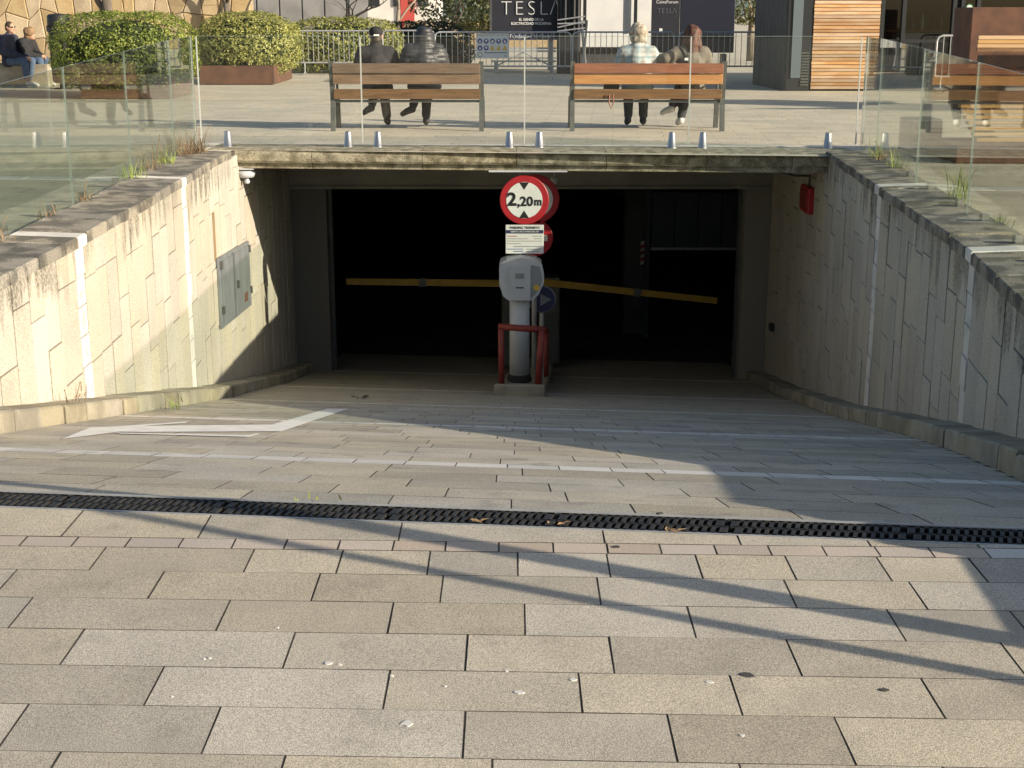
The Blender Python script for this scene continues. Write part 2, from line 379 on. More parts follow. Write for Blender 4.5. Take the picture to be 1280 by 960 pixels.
# ------------------------------------------------------------------ foreground pavement, slab by slab
pave = empty('pavement', (0, 2.5, 0), kind='structure')
K2 = .035
mb = MB(); mb.add([(-3.6, .6, .0145), (3.6, .6, .0145), (3.6, D0 - K * 3.6 - .01, .0145), (-3.6, D0 + K * 3.6 - .01, .0145)], [(0, 1, 2, 3)])
mb.build('bedding', BED, pave)
rowy = [3.68, 3.509, 3.326, 3.138, 2.943, 2.754, 2.554, 2.36, 2.165, 1.97, 1.775, 1.58, 1.385, 1.19, .995, .8]
joints = {0: (118, 310, 424, 536, 647, 760, 872, 985, 1100, 1215), 1: (0, 192, 394, 552, 748, 985, 1142), 2: (20, 277, 488, 656, 863, 1115, 1270),
          3: (85, 360, 583, 764, 990, 1260), 4: (190, 483, 725, 918, 1160), 5: (10, 262, 580, 839, 1052)}
pxmid = [711, 744, 781, 825, 872, 927]
GAP = .0018
def slab(parent, cs, m=GRANITE, nrm=(0, 0, 1), depth=.02, name='paving_slab', jit=.0008, b=.0008):
    nrm = Vector(nrm); c = sum((Vector(q) for q in cs), Vector()) / len(cs)
    out = []
    for q in cs:
        d = Vector(q)
        out.append(d)
    tilt = [random.uniform(-jit, jit) for _ in cs]
    n = len(out); ins = []; e1 = (out[1] - out[0]).normalized(); e2 = (out[3] - out[0]).normalized()
    for i in range(n):
        gx, gy = GAP * random.uniform(.7, 1.3), GAP * random.uniform(.2, .45)
        ins.append(out[i] + e1 * (gx if i in (0, 3) else -gx) + e2 * (gy if i < 2 else -gy) + nrm * tilt[i])
    return MB().piece(ins, nrm, depth, b, 1).build(name, [m, BED], parent)
for r in range(len(rowy) - 1):
    y1, y0 = rowy[r], rowy[r + 1]
    if r in joints:
        xs = sorted(onz(px, pxmid[r]).x for px in joints[r])
    else:
        xs = [random.uniform(-1.2, -.8)]
        while xs[-1] < 1.3: xs.append(xs[-1] + random.uniform(.38, .55))
    while xs[0] > -3.3: xs.insert(0, xs[0] - random.uniform(.36, .5))
    while xs[-1] < 3.3: xs.append(xs[-1] + random.uniform(.36, .5))
    for a, b in zip(xs, xs[1:]):
        slab(pave, [(a, y0 - K2 * a, .016), (b, y0 - K2 * b, .016), (b, y1 - K2 * b, .016), (a, y1 - K2 * a, .016)])
# pink tile course and the wedge course by the drain
x = -3.3
while x < 3.3:
    w = .149 + random.uniform(-.004, .004)
    slab(pave, [(x, 3.682 - K2 * x, .016), (x + w, 3.682 - K2 * (x + w), .016), (x + w, 3.757 - K2 * (x + w), .016), (x, 3.757 - K2 * x, .016)], PINK if x < .55 else (WHITEST if random.random() < .25 else PINK), name='paving_tile')
    x += w
xs = [-3.3, -2.75, -2.3, -1.75, -1.28, -.89, -.32, .26, .64, 1.0, 1.3, 1.75, 2.2, 2.7, 3.3]
for a, b in zip(xs, xs[1:]):
    ya, yb = D0 - .012 - K * a, D0 - .012 - K * b
    slab(pave, [(a, 3.759 - K2 * a, .016), (b, 3.759 - K2 * b, .016), (b, max(yb, 3.775 - K2 * b), .016), (a, max(ya, 3.775 - K2 * a), .016)])
# worn marks on the paving
for px, py, r, dk in ((410, 828, .009, 0), (425, 830, .006, 0), (650, 865, .011, 0), (716, 849, .008, 0), (887, 852, .009, 0), (509, 904, .014, 0), (633, 838, .005, 0), (556, 857, .004, 0), (928, 919, .006, 0), (262, 822, .005, 0), (215, 870, .004, 0), (770, 683, .012, 1), (935, 843, .016, 1), (1105, 862, .010, 1), (825, 641, .010, 1), (255, 823, .004, 0), (347, 784, .004, 0), (490, 844, .005, 0)):
    p = onz(px, py, .0180); n = 9
    poly = [(p.x + math.cos(6.283 * k / n) * r * random.uniform(.6, 1.25), p.y + math.sin(6.283 * k / n) * r * .9 * random.uniform(.6, 1.2), p.z) for k in range(n)]
    MB().prism(poly, (0, 0, -.004)).build('gum_mark', GUMD if dk else GUM, pave)

# ------------------------------------------------------------------ slot drain
drain = empty('drain_channel', (0, D0, 0), 'black cast iron slotted drain channel running across the top of the ramp', 'drain')
ua = Vector((1, -K, 0)).normalized(); va = Vector((K, 1, 0)).normalized()
xa, xb = wx(LW, wy(LW, D0)), wx(RW, wy(RW, D0))
def dq(x, v, z): return Vector((x, (D0 - K * x) + v, z))
DWID = D1 - D0
mb = MB()
for (v0, z0), (v1, z1) in zip(((0, .01), (0, -.14), (DWID, -.14), (DWID, .005)), ((0, -.14), (DWID, -.14), (DWID, .005), (DWID, .005))):
    if (v0, z0) == (v1, z1): continue
    mb.add([dq(xa, v0, z0), dq(xb, v0, z0), dq(xb, v1, z1), dq(xa, v1, z1)], [(0, 1, 2, 3)])
mb.build('trough', DARK, drain)
for v in (-.006, DWID - .002):
    MB().prism([dq(xa, v, .015), dq(xb, v, .015), dq(xb, v + .008, .015), dq(xa, v + .008, .015)], (0, 0, -.05)).build('edge_rail', GALV, drain)
def bar(mb, x0, v0, x1, v1, w, z0=-.022, z1=.012):
    a, b = dq(x0, v0, z1), dq(x1, v1, z1); d = (b - a).normalized(); n = Vector((-d.y, d.x, 0)) * w / 2
    mb.prism([a - n, b - n, b + n, a + n], (0, 0, z0 - z1))
U = .5; nx = int((xb - xa) / U) + 1
for i in range(nx):
    x0 = xa + i * U; x1 = min(x0 + U - .004, xb)
    if x1 - x0 < .05: continue
    mb = MB(); inn0, inn1 = .006, DWID - .006
    for v in (inn0 + .007, inn1 - .007): bar(mb, x0, v, x1, v, .013)
    bar(mb, x0, DWID / 2, x1, DWID / 2, .010)
    n = int((x1 - x0) / .0245)
    for k in range(n + 1):
        xx = x0 + (x1 - x0) * k / n
        xx = min(max(xx, x0 + .014), x1 - .014)
        for v0, v1, sl in ((inn0, DWID / 2, 1), (DWID / 2, inn1, 1)):
            bar(mb, xx - .009 * sl, v0, xx + .009 * sl, v1, .0115)
    mb.build('grate', IRON, drain)

# ------------------------------------------------------------------ the ramp
ramp = empty('ramp', (0, 10, -1.5), kind='structure')
LINES = [(5.62, .20), (8.85, .20), (12.5, .20), (15.7, .2), (19.0, .2)]
KERBW = .24
def rowlimits(s):
    a = wx(LW, wy(LW, s)) + KERBW + .01; b = wx(RW, wy(RW, s)) - KERBW - .01
    return a, b
courses = []; s = D1 + .012; li = 0
while s < 21.5:
    nxt = s + .305
    if li < len(LINES) and nxt > LINES[li][0] - .12:
        nxt = LINES[li][0]; courses.append((s, nxt, 0)); courses.append((nxt, nxt + LINES[li][1], 1)); s = nxt + LINES[li][1]; li += 1
    else:
        courses.append((s, nxt, 0)); s = nxt
mb = MB()
for s0, s1, _w in courses:
    mb.add([S(-3.3, s0, -.0024), S(3.9, s0, -.0024), S(3.9, s1, -.0024), S(-3.3, s1, -.0024)], [(0, 1, 2, 3)])
mb.add([S(-3.3, courses[-1][1], -.0024), S(3.9, courses[-1][1], -.0024), S(3.9, 23, -.0024), S(-3.3, 23, -.0024)], [(0, 1, 2, 3)])
mb.build('bedding', BED, ramp)
count = 0; rest = MB()
for s0, s1, white in courses:
    a, b = rowlimits((s0 + s1) / 2); nrm = Vector((0, g(s0) - g(s1), s1 - s0)).normalized(); nrm = Vector((nrm.x, nrm.y, nrm.z))
    x = a; first = True
    while x < b - .01:
        w = (.217 if white else (random.uniform(.12, .45) if first else random.uniform(.36, .56))); first = False
        x1 = min(x + w, b)
        if b - x1 < .08: x1 = b
        cs = [S(x, s0), S(x1, s0), S(x1, s1), S(x, s1)]
        if white and s0 < 14: slab(ramp, cs, WHITEST, nrm, .02, 'white_tile', b=.0008)
        elif not white and count < 290: slab(ramp, cs, GRAN_RAMP, nrm, .02); count += 1
        else:
            e = GAP * 1.2; cs = [S(x + e, s0 + e), S(x1 - e, s0 + e), S(x1 - e, s1 - e), S(x + e, s1 - e)]
            rest.mi = 1 if white else 0; rest.piece(cs, nrm, .012, .001)
        x = x1
tag(rest.build('paving_slab', [GRAN_RAMP, WHITEST], ramp), kind='stuff')
# painted bent arrow
def onramp(px, py):
    lo, hi = 3., 40.
    for _ in range(50):
        m = (lo + hi) / 2; q = at(px, py, m)
        if q.z > g(m + K * q.x): lo = m
        else: hi = m
    q = at(px, py, lo); return (q.x, lo + K * q.x)
def paint(name, pts, n=10):
    mb = MB(); P = [onramp(*p) for p in pts]
    # fan of short strips so that the paint follows the ramp
    c = len(P)
    mb.add([S(x, s_, .0045) for x, s_ in P], [tuple(range(c))])
    return mb.build(name, PAINT, ramp)
paint('arrow_paint', [(76, 550), (112, 535.5), (150, 533.5), (150, 540.5)])
paint('arrow_paint', [(150, 540.5), (150, 533.5), (236, 527.5), (232, 529.5), (178, 533.2), (340, 531.5), (352, 540), (180, 540.8)])
paint('arrow_paint', [(340, 531.5), (409, 511.5), (436, 511.5), (352, 540)])
paint('arrow_paint', [(143, 541.5), (309, 545), (321, 542.5), (325, 543.3), (311, 547), (150, 543)])

# kerbs
for nm, W, sg, lab in (('kerb', LW, 1, 0), ('kerb', RW, -1, 1)):
    kb = empty(nm, (wx(W, 10), 10, g(10)), kind='structure')
    s = 4.4; core = MB()
    while s < 21:
        s1 = s + .42 + random.uniform(-.01, .02)
        def kp(q, off, dz):
            y = wy(W, q); xx = wx(W, y) + sg * off
            return Vector((xx, q - K * xx, g(q) + dz))
        h = min(.115, .02 + (s - 4.4) * .06)
        dz = random.uniform(-.006, .006); e = .004; wv = random.uniform(-.006, .006)
        top = [kp(s + e, -.02, h + dz), kp(s1 - e, -.02, h + dz), kp(s1 - e, KERBW + wv, h + dz), kp(s + e, KERBW + wv, h + dz)]
        MB().piece(top, (0, 0, 1), h + .06, .012).build('kerb_stone', KERB, kb)
        s = s1

# ------------------------------------------------------------------ retaining walls
def wpt(W, y, z, off, sg): return Vector((wx(W, y) + sg * off, y, z))
STR = [9.02, 12.50]
def wall(name, W, sg, label, strip_s, y_end):
    o = empty(name, (wx(W, 10), 10, 0), label, 'retaining wall')
    # core
    mb = MB(); ys = [4.2 + .7 * i for i in range(int((y_end - 4.2) / .7))] + [y_end]
    for a, b in zip(ys, ys[1:]):
        za, zb = g(a + K * wx(W, a)) - .3, g(b + K * wx(W, b)) - .3
        p = [wpt(W, a, -.004, -.028, sg), wpt(W, b, -.004, -.028, sg), wpt(W, b, zb, -.028, sg), wpt(W, a, za, -.028, sg)]
        q = [v + Vector((-sg * .3, 0, 0)) for v in p]
        mb.add(p + q, [(0, 1, 2, 3), (7, 6, 5, 4), (0, 4, 5, 1), (2, 6, 7, 3)] + ([(3, 7, 4, 0)] if a == ys[0] else []) + ([(1, 5, 6, 2)] if b == ys[-1] else []))
    mb.build('core', BED, o)
    n = Vector((sg, 0, 0)); y = 4.6
    strips = [wy(W, q) for q in strip_s]
    wtiles = []
    while y < y_end - .05:
        hit = [q for q in strips if y < q <= y + .42]
        if hit and hit[0] - y > .1: y1 = hit[0]; kind = 0
        elif hit or any(abs(q - y) < .02 for q in strips): y1 = y + .20; kind = 1; strips = [q for q in strips if q > y1]
        else: y1 = min(y + .285 + random.uniform(-.01, .01), y_end); kind = 0
        zt = -.045; z0b = g(y + K * wx(W, y)) + .09; z1b = g(y1 + K * wx(W, y1)) + .09
        if y > 19: z0b = z1b = g(y + K * wx(W, y)) + .05
        zb = max(z0b, z1b)
        if zb < zt - .04:
            L = .205 if kind else .60
            cuts = [zt]; z = zt - (L if kind else random.uniform(.12, .6))
            while z > zb + .06: cuts.append(z); z -= L + (0 if kind else random.uniform(-.05, .05))
            e = .0042
            for i, c in enumerate(cuts):
                last = i == len(cuts) - 1
                if last: bot0, bot1 = z0b, z1b
                else: bot0 = bot1 = cuts[i + 1]
                if min(c - bot0, c - bot1) < .02: continue
                off = random.uniform(-.005, .005)
                v = .008
                cs = [wpt(W, y + v, c - e, off, sg), wpt(W, y1 - v, c - e, off, sg), wpt(W, y1 - v, bot1 + e, off, sg), wpt(W, y + v, bot0 + e, off, sg)]
                MB().piece(cs, n, .03, .003).build('white_tile' if kind else 'wall_slab', WHITEST if kind else WALLG, o)
        y = y1
    # coping stones
    y = 4.3
    marks = [wy(W, q) for q in strip_s]
    while y < 15.3:
        y1 = y + .52 + random.uniform(-.03, .03); m = COPING
        for q in marks:
            if y < q + .02 <= y1:
                if q - y > .12: y1 = q
                else: y1 = y + .21; m = WHITEST
                break
        y1 = min(y1, 15.36)
        dz = random.uniform(-.006, .007); e = .007
        cs = [wpt(W, y + e, .03 + dz, .028, sg), wpt(W, y1 - e, .03 + dz, .028, sg), wpt(W, y1 - e, .045 + dz, -CW, sg), wpt(W, y + e, .045 + dz, -CW, sg)]
        MB().piece(cs, (0, 0, 1), .075, .010).build('coping_stone', m, o)
        y = y1
    return o
wallL = wall('retaining_wall', LW, 1, 'sunlit granite clad retaining wall of the ramp with a grey metal hatch in it', STR, 19.25)
wallR = wall('retaining_wall', RW, -1, 'shaded granite clad retaining wall of the ramp with a small red box on it', STR, 19.25)
for W_, y0_, y1_, z0_, z1_ in ((LW, 14.32, 14.44, -.98, -.42),):
    MB().piece([wpt(W_, y0_, z0_, .004, 1), wpt(W_, y1_, z0_, .004, 1), wpt(W_, y1_, z1_, .004, 1), wpt(W_, y0_, z1_, .004, 1)], (1, 0, 0), .02, .003).build('stained_strip', mat('rust_stained_stone', (.24, .165, .085), (.17, .11, .06), 6, stretch=(1, 1, .3), rough=.9), wallL)
# lighter paving lines beside the walls
pl = empty('plaza_lines', (0, 12, 0), kind='structure')
for q in STR:
    for W, sg in ((LW, -1), (RW, 1)):
        y = wy(W, q) + .02; x0 = wx(W, y) + sg * (CW + .03)
        for k in range(14):
            xx = x0 + sg * k * .5; yy = y - K * (xx - x0); e = sg * .006
            MB().piece([(xx + e, yy - K * e, .006), (xx + sg * .5 - e, yy - K * (sg * .5 - e), .006), (xx + sg * .5 - e, yy + .2 - K * sg * .5, .006), (xx + e, yy + .2, .006)], (0, 0, 1), .012, .002).build('white_tile', WHITEST, pl)
for k in range(16):
    xx = -3.6 + k * .5; yy = 16.42 - .05 * xx
    MB().piece([(xx, yy, .006), (xx + .49, yy - .025, .006), (xx + .49, yy + .085, .006), (xx, yy + .11, .006)], (0, 0, 1), .012, .002).build('white_tile', WHITEST, pl)

# metal hatch in the left wall
hatch = empty('service_hatch', (wx(LW, 15.2), 15.2, -1.7), 'grey metal double door service hatch set in the sunlit ramp wall', 'hatch')
hx = -3.03 + .012
def hb(name, y0, y1, z0, z1, t, m=HATCH, off=0., par=None):
    sh = -.05
    p = [(hx + off, y0, z0 + sh * (y0 - 14.4)), (hx + off, y1, z0 + sh * (y1 - 14.4)), (hx + off, y1, z1 + sh * (y1 - 14.4)), (hx + off, y0, z1 + sh * (y0 - 14.4))]
    return MB().prism(p, (t, 0, 0)).build(name, m, par or hatch)
hb('frame', 14.38, 16.1, -1.70, -.96, .022)
dl = hb('door', 14.46, 15.06, -1.66, -1.0, .014, off=.022); dr = hb('door', 15.14, 15.98, -1.66, -1.0, .014, off=.022)
hb('centre_post', 15.07, 15.13, -1.68, -.98, .03, off=.022)
hb('handle', 15.18, 15.24, -1.38, -1.30, .03, STEELD, .036, dr); hb('rust_patch', 15.62, 15.78, -1.60, -1.50, .006, CORTEN, .036, dr)
for zz in (-1.08, -1.55):
    hb('hinge', 14.42, 14.47, zz, zz + .08, .03, STEELD, .022); hb('hinge', 15.99, 16.04, zz, zz + .08, .03, STEELD, .022)

# ------------------------------------------------------------------ concrete deck over the garage entrance
deck = empty('entrance_lintel', (0, 15.6, -.25), 'weathered lichen covered concrete slab edge over the dark garage entrance', 'lintel')
KD = .08
def dy(x): return 15.60 - KD * x
xs = [-3.36, -2.2, -.98, .05, 1.02, 2.1, 3.0, 3.72]
for a, b in zip(xs, xs[1:]):
    mb = MB(); e = .003; n = 8; prev = None
    prof = [(.75, .008), (.08, .012), (.01, -.004), (-.012, -.04), (-.014, -.11), (0, -.135), (.05, -.14), (.05, -.2), (.75, -.2)]
    rings = []
    for k in range(n + 1):
        x = a + e + (b - a - 2 * e) * k / n
        rings.append([Vector((x, dy(x) + v + (.006 * noise.noise((x * 9, v * 30, z * 40)) if v < .1 else 0), z + (.008 * noise.noise((x * 6, 3, z * 9)) if v < .1 and z > -.12 else 0))) for v, z in prof])
    m_ = len(prof)
    mb.add([p for r_ in rings for p in r_], [(k * m_ + j, k * m_ + (j + 1) % m_, (k + 1) * m_ + (j + 1) % m_, (k + 1) * m_ + j) for k in range(n) for j in range(m_)] + [tuple(range(m_ - 1, -1, -1)), tuple(n * m_ + j for j in range(m_))])
    mb.build('edge_stone', DECK, deck)
MB().box((.2, 17.75, -.19), (7.4, 2.85, .03)).build('soffit', CONC, deck)
MB().box((.25, 19.35, -.505), (7.2, .3, .6)).build('beam', CONC, deck)
MB().box((.25, 19.17, -.80), (6.6, .05, .035)).build('beam_trim', CONC, deck)
# jambs
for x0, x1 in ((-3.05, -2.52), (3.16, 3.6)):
    MB().box(((x0 + x1) / 2, 19.55, -2.4), (x1 - x0, .5, 3.2)).build('jamb', mat('jamb_concrete_%d' % (x0 > 0), (.17, .16, .14) if x0 < 0 else (.26, .24, .20), rough=.9, bump=.4, bscale=50), deck)  # right jamb paler than the left: light put into the colour
for x in (-2.5, 3.14):
    MB().box((x, 19.6, -2.4), (.05, .14, 3.2)).build('door_track', STEELD, deck)
# interior
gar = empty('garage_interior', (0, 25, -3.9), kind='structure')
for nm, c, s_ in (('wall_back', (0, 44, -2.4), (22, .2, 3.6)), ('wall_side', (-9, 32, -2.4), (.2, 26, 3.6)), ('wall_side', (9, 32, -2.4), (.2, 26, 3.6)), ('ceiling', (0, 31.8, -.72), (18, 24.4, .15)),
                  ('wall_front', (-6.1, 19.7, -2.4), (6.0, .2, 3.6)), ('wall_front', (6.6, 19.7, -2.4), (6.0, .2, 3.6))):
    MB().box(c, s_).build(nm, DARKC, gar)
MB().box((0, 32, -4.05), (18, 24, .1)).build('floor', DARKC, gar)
sh = empty('shutter_door', (3.0, 24, -3.9), 'dark blue grey half raised shutter inside the garage on the right', 'shutter')
p0, p1 = at(815, 240, 24), at(930, 309, 24)
w = (p1.x - p0.x) / 4
for k in range(4): MB().bev((p0.x + (k + .5) * w, 24, (p0.z + p1.z) / 2), (w - .012, .05, p0.z - p1.z), .006).build('panel', SHUTTER, sh)
MB().box(((p0.x + p1.x) / 2, 23.97, p1.z - .02), (p1.x - p0.x, .06, .04)).build('bottom_rail', GALV, sh)
for x in (p0.x - .06, p1.x + .06): MB().box((x, 24, -2.4), (.08, .1, 3.1)).build('side_rail', SHUTTER, sh)
col = empty('garage_pillar', (2.25, 24.6, -3.95), 'dark garage pillar with a red and white striped corner marker', 'pillar')
MB().bev((2.15, 24.7, -2.4), (.4, .4, 3.2), .02).build('shaft', DARKC, col)
q0, q1 = at(802, 303, 24.4), at(808, 332, 24.4); hh = (q0.z - q1.z) / 7
for k in range(7):
    z1 = q0.z - k * hh
    MB().prism([(q0.x - .005, 24.48, z1), (q1.x + .02, 24.48, z1 + .03), (q1.x + .02, 24.48, z1 - hh + .03), (q0.x - .005, 24.48, z1 - hh)], (0, .02, 0)).build('stripe', SIGNWHITE if k % 2 == 0 else SIGNRED, col)
fl = empty('ceiling_lamp', (-2.9, 16.2, -.2), 'small white round emergency lamp under the slab by the sunlit wall', 'lamp')
p = at(307, 214, 16.0)
MB().lathe((p.x, 16.0, p.z - .02), [(.02, -.06), (.09, -.045), (.12, 0), (.10, .03)], 16).build('dome', TERMW, fl, True)
MB().box((p.x - .06, 16.0, -.205), (.34, .22, .03)).build('base', TERMW, fl)
MB().lathe((p.x + .01, 16.0, p.z - .11), [(.02, -.03), (.035, -.01), (.02, .03)], 12).build('bulb', TERMW, fl, True)
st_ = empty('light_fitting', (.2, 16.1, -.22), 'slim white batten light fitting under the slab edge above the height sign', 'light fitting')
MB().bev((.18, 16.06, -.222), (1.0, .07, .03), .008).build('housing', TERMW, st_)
lm = mat('added_glow_tube', (.8, .8, .78), rough=.4); lb = lm.node_tree.nodes['Principled BSDF']; lb.inputs['Emission Color'].default_value = (1, .97, .9, 1); lb.inputs['Emission Strength'].default_value = .3  # glow added in place of sunlight that the slab keeps off
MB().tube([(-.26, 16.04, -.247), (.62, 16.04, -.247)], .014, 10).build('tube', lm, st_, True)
for x in (-.28, .64): MB().box((x, 16.06, -.22), (.03, .09, .05)).build('bracket', GALV, st_)
cm = empty('small_camera', (.5, 17, -.35), 'tiny white ceiling camera to the right of the height limit sign', 'camera')
p = at(693, 226, 17.0)
MB().lathe((p.x, 17.0, p.z), [(.02, -.04), (.045, -.02), (.05, .02), (.03, .05)], 12).build('dome', SIGNWHITE, cm, True)
MB().tube([(p.x, 17, p.z + .03), (p.x, 17, -.21)], .012).build('stem', GALV, cm)

# red box on the right wall
rb = empty('alarm_box', (3.4, 16.3, -.75), 'small red emergency box with a conduit on the shaded ramp wall', 'alarm box')
rx = wx(RW, 16.35)
MB().bev((rx - .04, 16.35, -.60), (.08, .46, .30), .015).build('case', SIGNRED, rb)
MB().bev((rx - .086, 16.35, -.60), (.012, .36, .22), .004).build('cover', TUBER, rb)
MB().tube([(rx - .03, 16.35, -.45), (rx - .03, 16.33, -.36), (rx - .05, 16.2, -.32), (rx - .25, 16.05, -.30), (rx - .5, 16.0, -.24)], .012).build('conduit', STEELD, rb)
for px, py in ((953, 409),):
    b_ = empty('wall_socket', (rx, 18.6, -2.6), 'small black socket box low on the shaded wall by the entrance', 'socket box')
    xx = wx(RW, 18.6); p = at(px, py, 18.6)
    MB().bev((xx - .03, 18.6, p.z), (.06, .12, .10), .01).build('case', BLACKP, b_); MB().box((xx - .064, 18.6, p.z), (.01, .06, .05)).build('lid', STEELD, b_)

# ------------------------------------------------------------------ island, terminal, guard, signs
isl = empty('kerb_island', (.1, 17, -3), 'grey concrete kerb island in the middle of the ramp under the ticket terminal', 'island')
ys = [15.05 + .68 * i for i in range(8)]
for a, b in zip(ys, ys[1:]):
    sk = .05
    def ip(y, side): return (-.20 if side == 0 else .355) + (y - 15.05) * sk
    e = .004
    cs = [Vector((ip(a, 0), a + e, g(a) + .13)), Vector((ip(a, 1), a + e, g(a + .04) + .13)), Vector((ip(b, 1), b - e, g(b + .04) + .13)), Vector((ip(b, 0), b - e, g(b) + .13))]
    MB().piece(cs, (0, 0, 1), .22, .015).build('kerb_stone', KERB, isl)
zi = g(15.5) + .13
term = empty('ticket_terminal', (.085, 15.62, zi), 'pale grey ticket terminal on a round column in front of the garage', 'ticket terminal')
cx, cy = .085, 15.62
MB().lathe((cx, cy, zi), [(.14, 0), (.14, .03), (.122, .04), (.122, .07), (.112, .075)], 24).build('base_plate', BLACKP, term, False)
MB().lathe((cx, cy, zi + .075), [(.112, 0), (.112, .86)], 28).build('column', TERMW, term, True)
zt, zb = -1.165, -1.612
prof = [(-.142, zt - .10), (-.128, zt - .03), (-.06, zt + .0), (.10, zt + .03), (.26, zt + .0), (.325, zt - .04), (.352, zt - .16), (.352, zb + .20), (.29, zb + .06), (.215, zb), (-.04, zb), (-.10, zb + .05), (-.138, zb + .17)]
hd = MB().prism([(x, cy - .15, z) for x, z in prof], (0, .34, 0)).build('head', TERMW, term)
MB().prism([(-.03, cy - .17, zt - .06), (.20, cy - .17, zt - .06), (.20, cy - .17, zb + .004), (-.03, cy - .17, zb + .004)], (0, .03, 0)).build('front_panel', TERMW, hd)
MB().prism([(.215, cy - .158, zt - .05), (.305, cy - .158, zt - .07), (.33, cy - .158, zt - .18), (.33, cy - .158, zb + .21), (.27, cy - .158, zb + .08), (.215, cy - .158, zb + .03)], (0, .01, 0)).build('side_panel', HATCH, hd)
MB().lathe((.27, cy - .162, zt - .30), [(.035, 0), (.035, .006)], 16, 'Y').build('sticker', SIGNYEL, hd)
MB().box((.085, cy - .1715, zt - .17), (.10, .003, .06)).build('display', HATCH, hd); MB().box((.085, cy - .1715, zt - .30), (.09, .003, .014)).build('card_slot', BLACKP, hd)
for k in range(4): MB().lathe((.0 + (.17 if k % 2 else 0), cy - .171, (zt - .085) if k < 2 else (zb + .03)), [(.006, 0), (.006, .003)], 10, 'Y').build('screw', GALV, hd)
guard = empty('guard_rail', (.1, 15.4, zi), 'red steel tube guard hoop around the ticket terminal column', 'guard rail')
zr = -1.875
MB().tube([(-.115, 15.28, g(15.28) + .125), (-.12, 15.28, zr)], .034, 14).build('post', TUBER, guard, True)
MB().tube([(.29, 15.22, g(15.22) + .125), (.325, 15.22, zr - .02)], .038, 14).build('post', TUBER, guard, True)
MB().tube([(-.15, 15.28, zr + .01), (.36, 15.22, zr - .015)], .036, 14).build('rail', TUBER, guard, True)
MB().tube([(.33, 15.22, zr - .015), (.42, 17.2, zr - .45)], .034, 12).build('rail', TUBER, guard, True)
MB().tube([(.42, 17.2, zr - .45), (.42, 17.2, g(17.2) + .1)], .034, 12).build('post', TUBER, guard, True)

def text(name, body, size, loc, m, parent, ext=.002, align='CENTER', bold=0., sx=1., rz=0):
    cu = bpy.data.curves.new(name, 'FONT'); cu.body = body; cu.size = size; cu.align_x = align; cu.align_y = 'CENTER'; cu.extrude = ext; cu.offset = bold; cu.resolution_u = 3
    me = evaluated(bpy.data.objects.new(name, cu))
    mtx = Matrix.Translation(loc) @ Matrix.Rotation(rz, 4, 'Z') @ Matrix.Rotation(R(90), 4, 'X') @ Matrix.Diagonal((sx, 1, 1, 1))
    me.transform(mtx); me.materials.clear(); me.materials.append(m); me.name = name
    return link(name, me, parent)
def round_sign(o, c, r, ringm, facem, inner=.72):
    c = Vector(c)
    d = MB().lathe(c, [(r - .008, -.012), (r, -.006), (r, .006), (r - .008, .012)], 48, 'Y').build('disc', ringm, o)
    if facem: MB().lathe(c + Vector((0, -.013, 0)), [(r * inner, 0), (r * inner, .003)], 44, 'Y').build('face', facem, o)
    return d
sg1 = empty('height_limit_sign', (.13, 15.72, zi), 'front round red and white height limit sign reading 2,20m on its post', 'road sign')
MB().tube([(.125, 15.80, zi), (.125, 15.80, -.3)], .03, 14).build('post', GALV, sg1, True)
c0 = at(655.5, 250, 15.72); SR = .272
round_sign(sg1, (c0.x, 15.72, c0.z), SR, SIGNRED, SIGNWHITE, .735)
yy = 15.72 - .0185
for s_ in (1, -1):
    MB().prism([(c0.x - .056, yy, c0.z + s_ * .196), (c0.x + .05, yy, c0.z + s_ * .196), (c0.x - .003, yy, c0.z + s_ * .115)], (0, .002, 0)).build('triangle_mark', SIGNBLACK, sg1)
text('numeral', '2', .20, (c0.x - .138, yy, c0.z + .004), SIGNBLACK, sg1, bold=.006, sx=1.05)
text('numeral', ',20', .145, (c0.x + .008, yy, c0.z - .018), SIGNBLACK, sg1, bold=.004, sx=1.0)
text('lettering', 'm', .125, (c0.x + .150, yy, c0.z - .018), SIGNBLACK, sg1, bold=.004, sx=.9)
for z in (.06, -.06): MB().box((.125, 15.765, c0.z + z), (.10, .06, .03)).build('clamp', GALV, sg1)
pt = empty('information_plate', (.13, 15.70, -1.1), 'white rectangular parking notice with a dark blue band below the height sign', 'notice')
a, b = at(632, 281, 15.70), at(679.5, 317, 15.70); pw, ph = b.x - a.x, a.z - b.z; pc = Vector(((a.x + b.x) / 2, 15.70, (a.z + b.z) / 2))
MB().bev(pc, (pw, .012, ph), .004).build('plate', SIGNWHITE, pt)
MB().box((pc.x, 15.692, pc.z + ph * .5 - ph * .235), (pw * .985, .004, ph * .115)).build('band', SIGNNAVY, pt)
text('lettering', 'PARKING TRÁNSITO', .036, (pc.x, 15.6925, pc.z + ph * .40), SIGNBLACK, pt, .001, bold=.0008)
text('lettering', 'ABIERTO LAS 24 HORAS DEL DÍA', .0215, (pc.x, 15.6885, pc.z + ph * .265), SIGNWHITE, pt, .001, bold=.0004)
for k, (z, x0, x1, m) in enumerate(((.11, -.46, -.2, SIGNRED), (.11, .2, .45, CONC), (.02, -.46, .1, CONC), (.02, .25, .45, CONC), (-.06, -.46, .45, CONC), (-.15, -.46, -.1, CONC), (-.25, -.3, .45, HATCH), (-.34, -.46, -.04, SIGNBLUE), (-.34, .05, .45, HATCH), (-.42, -.3, -.04, SIGNBLUE), (-.42, .05, .40, HATCH))):
    MB().box((pc.x + pw * (x0 + x1) / 2, 15.6932, pc.z + z * ph), (pw * (x1 - x0), .002, ph * .022)).build('text_line', m, pt)
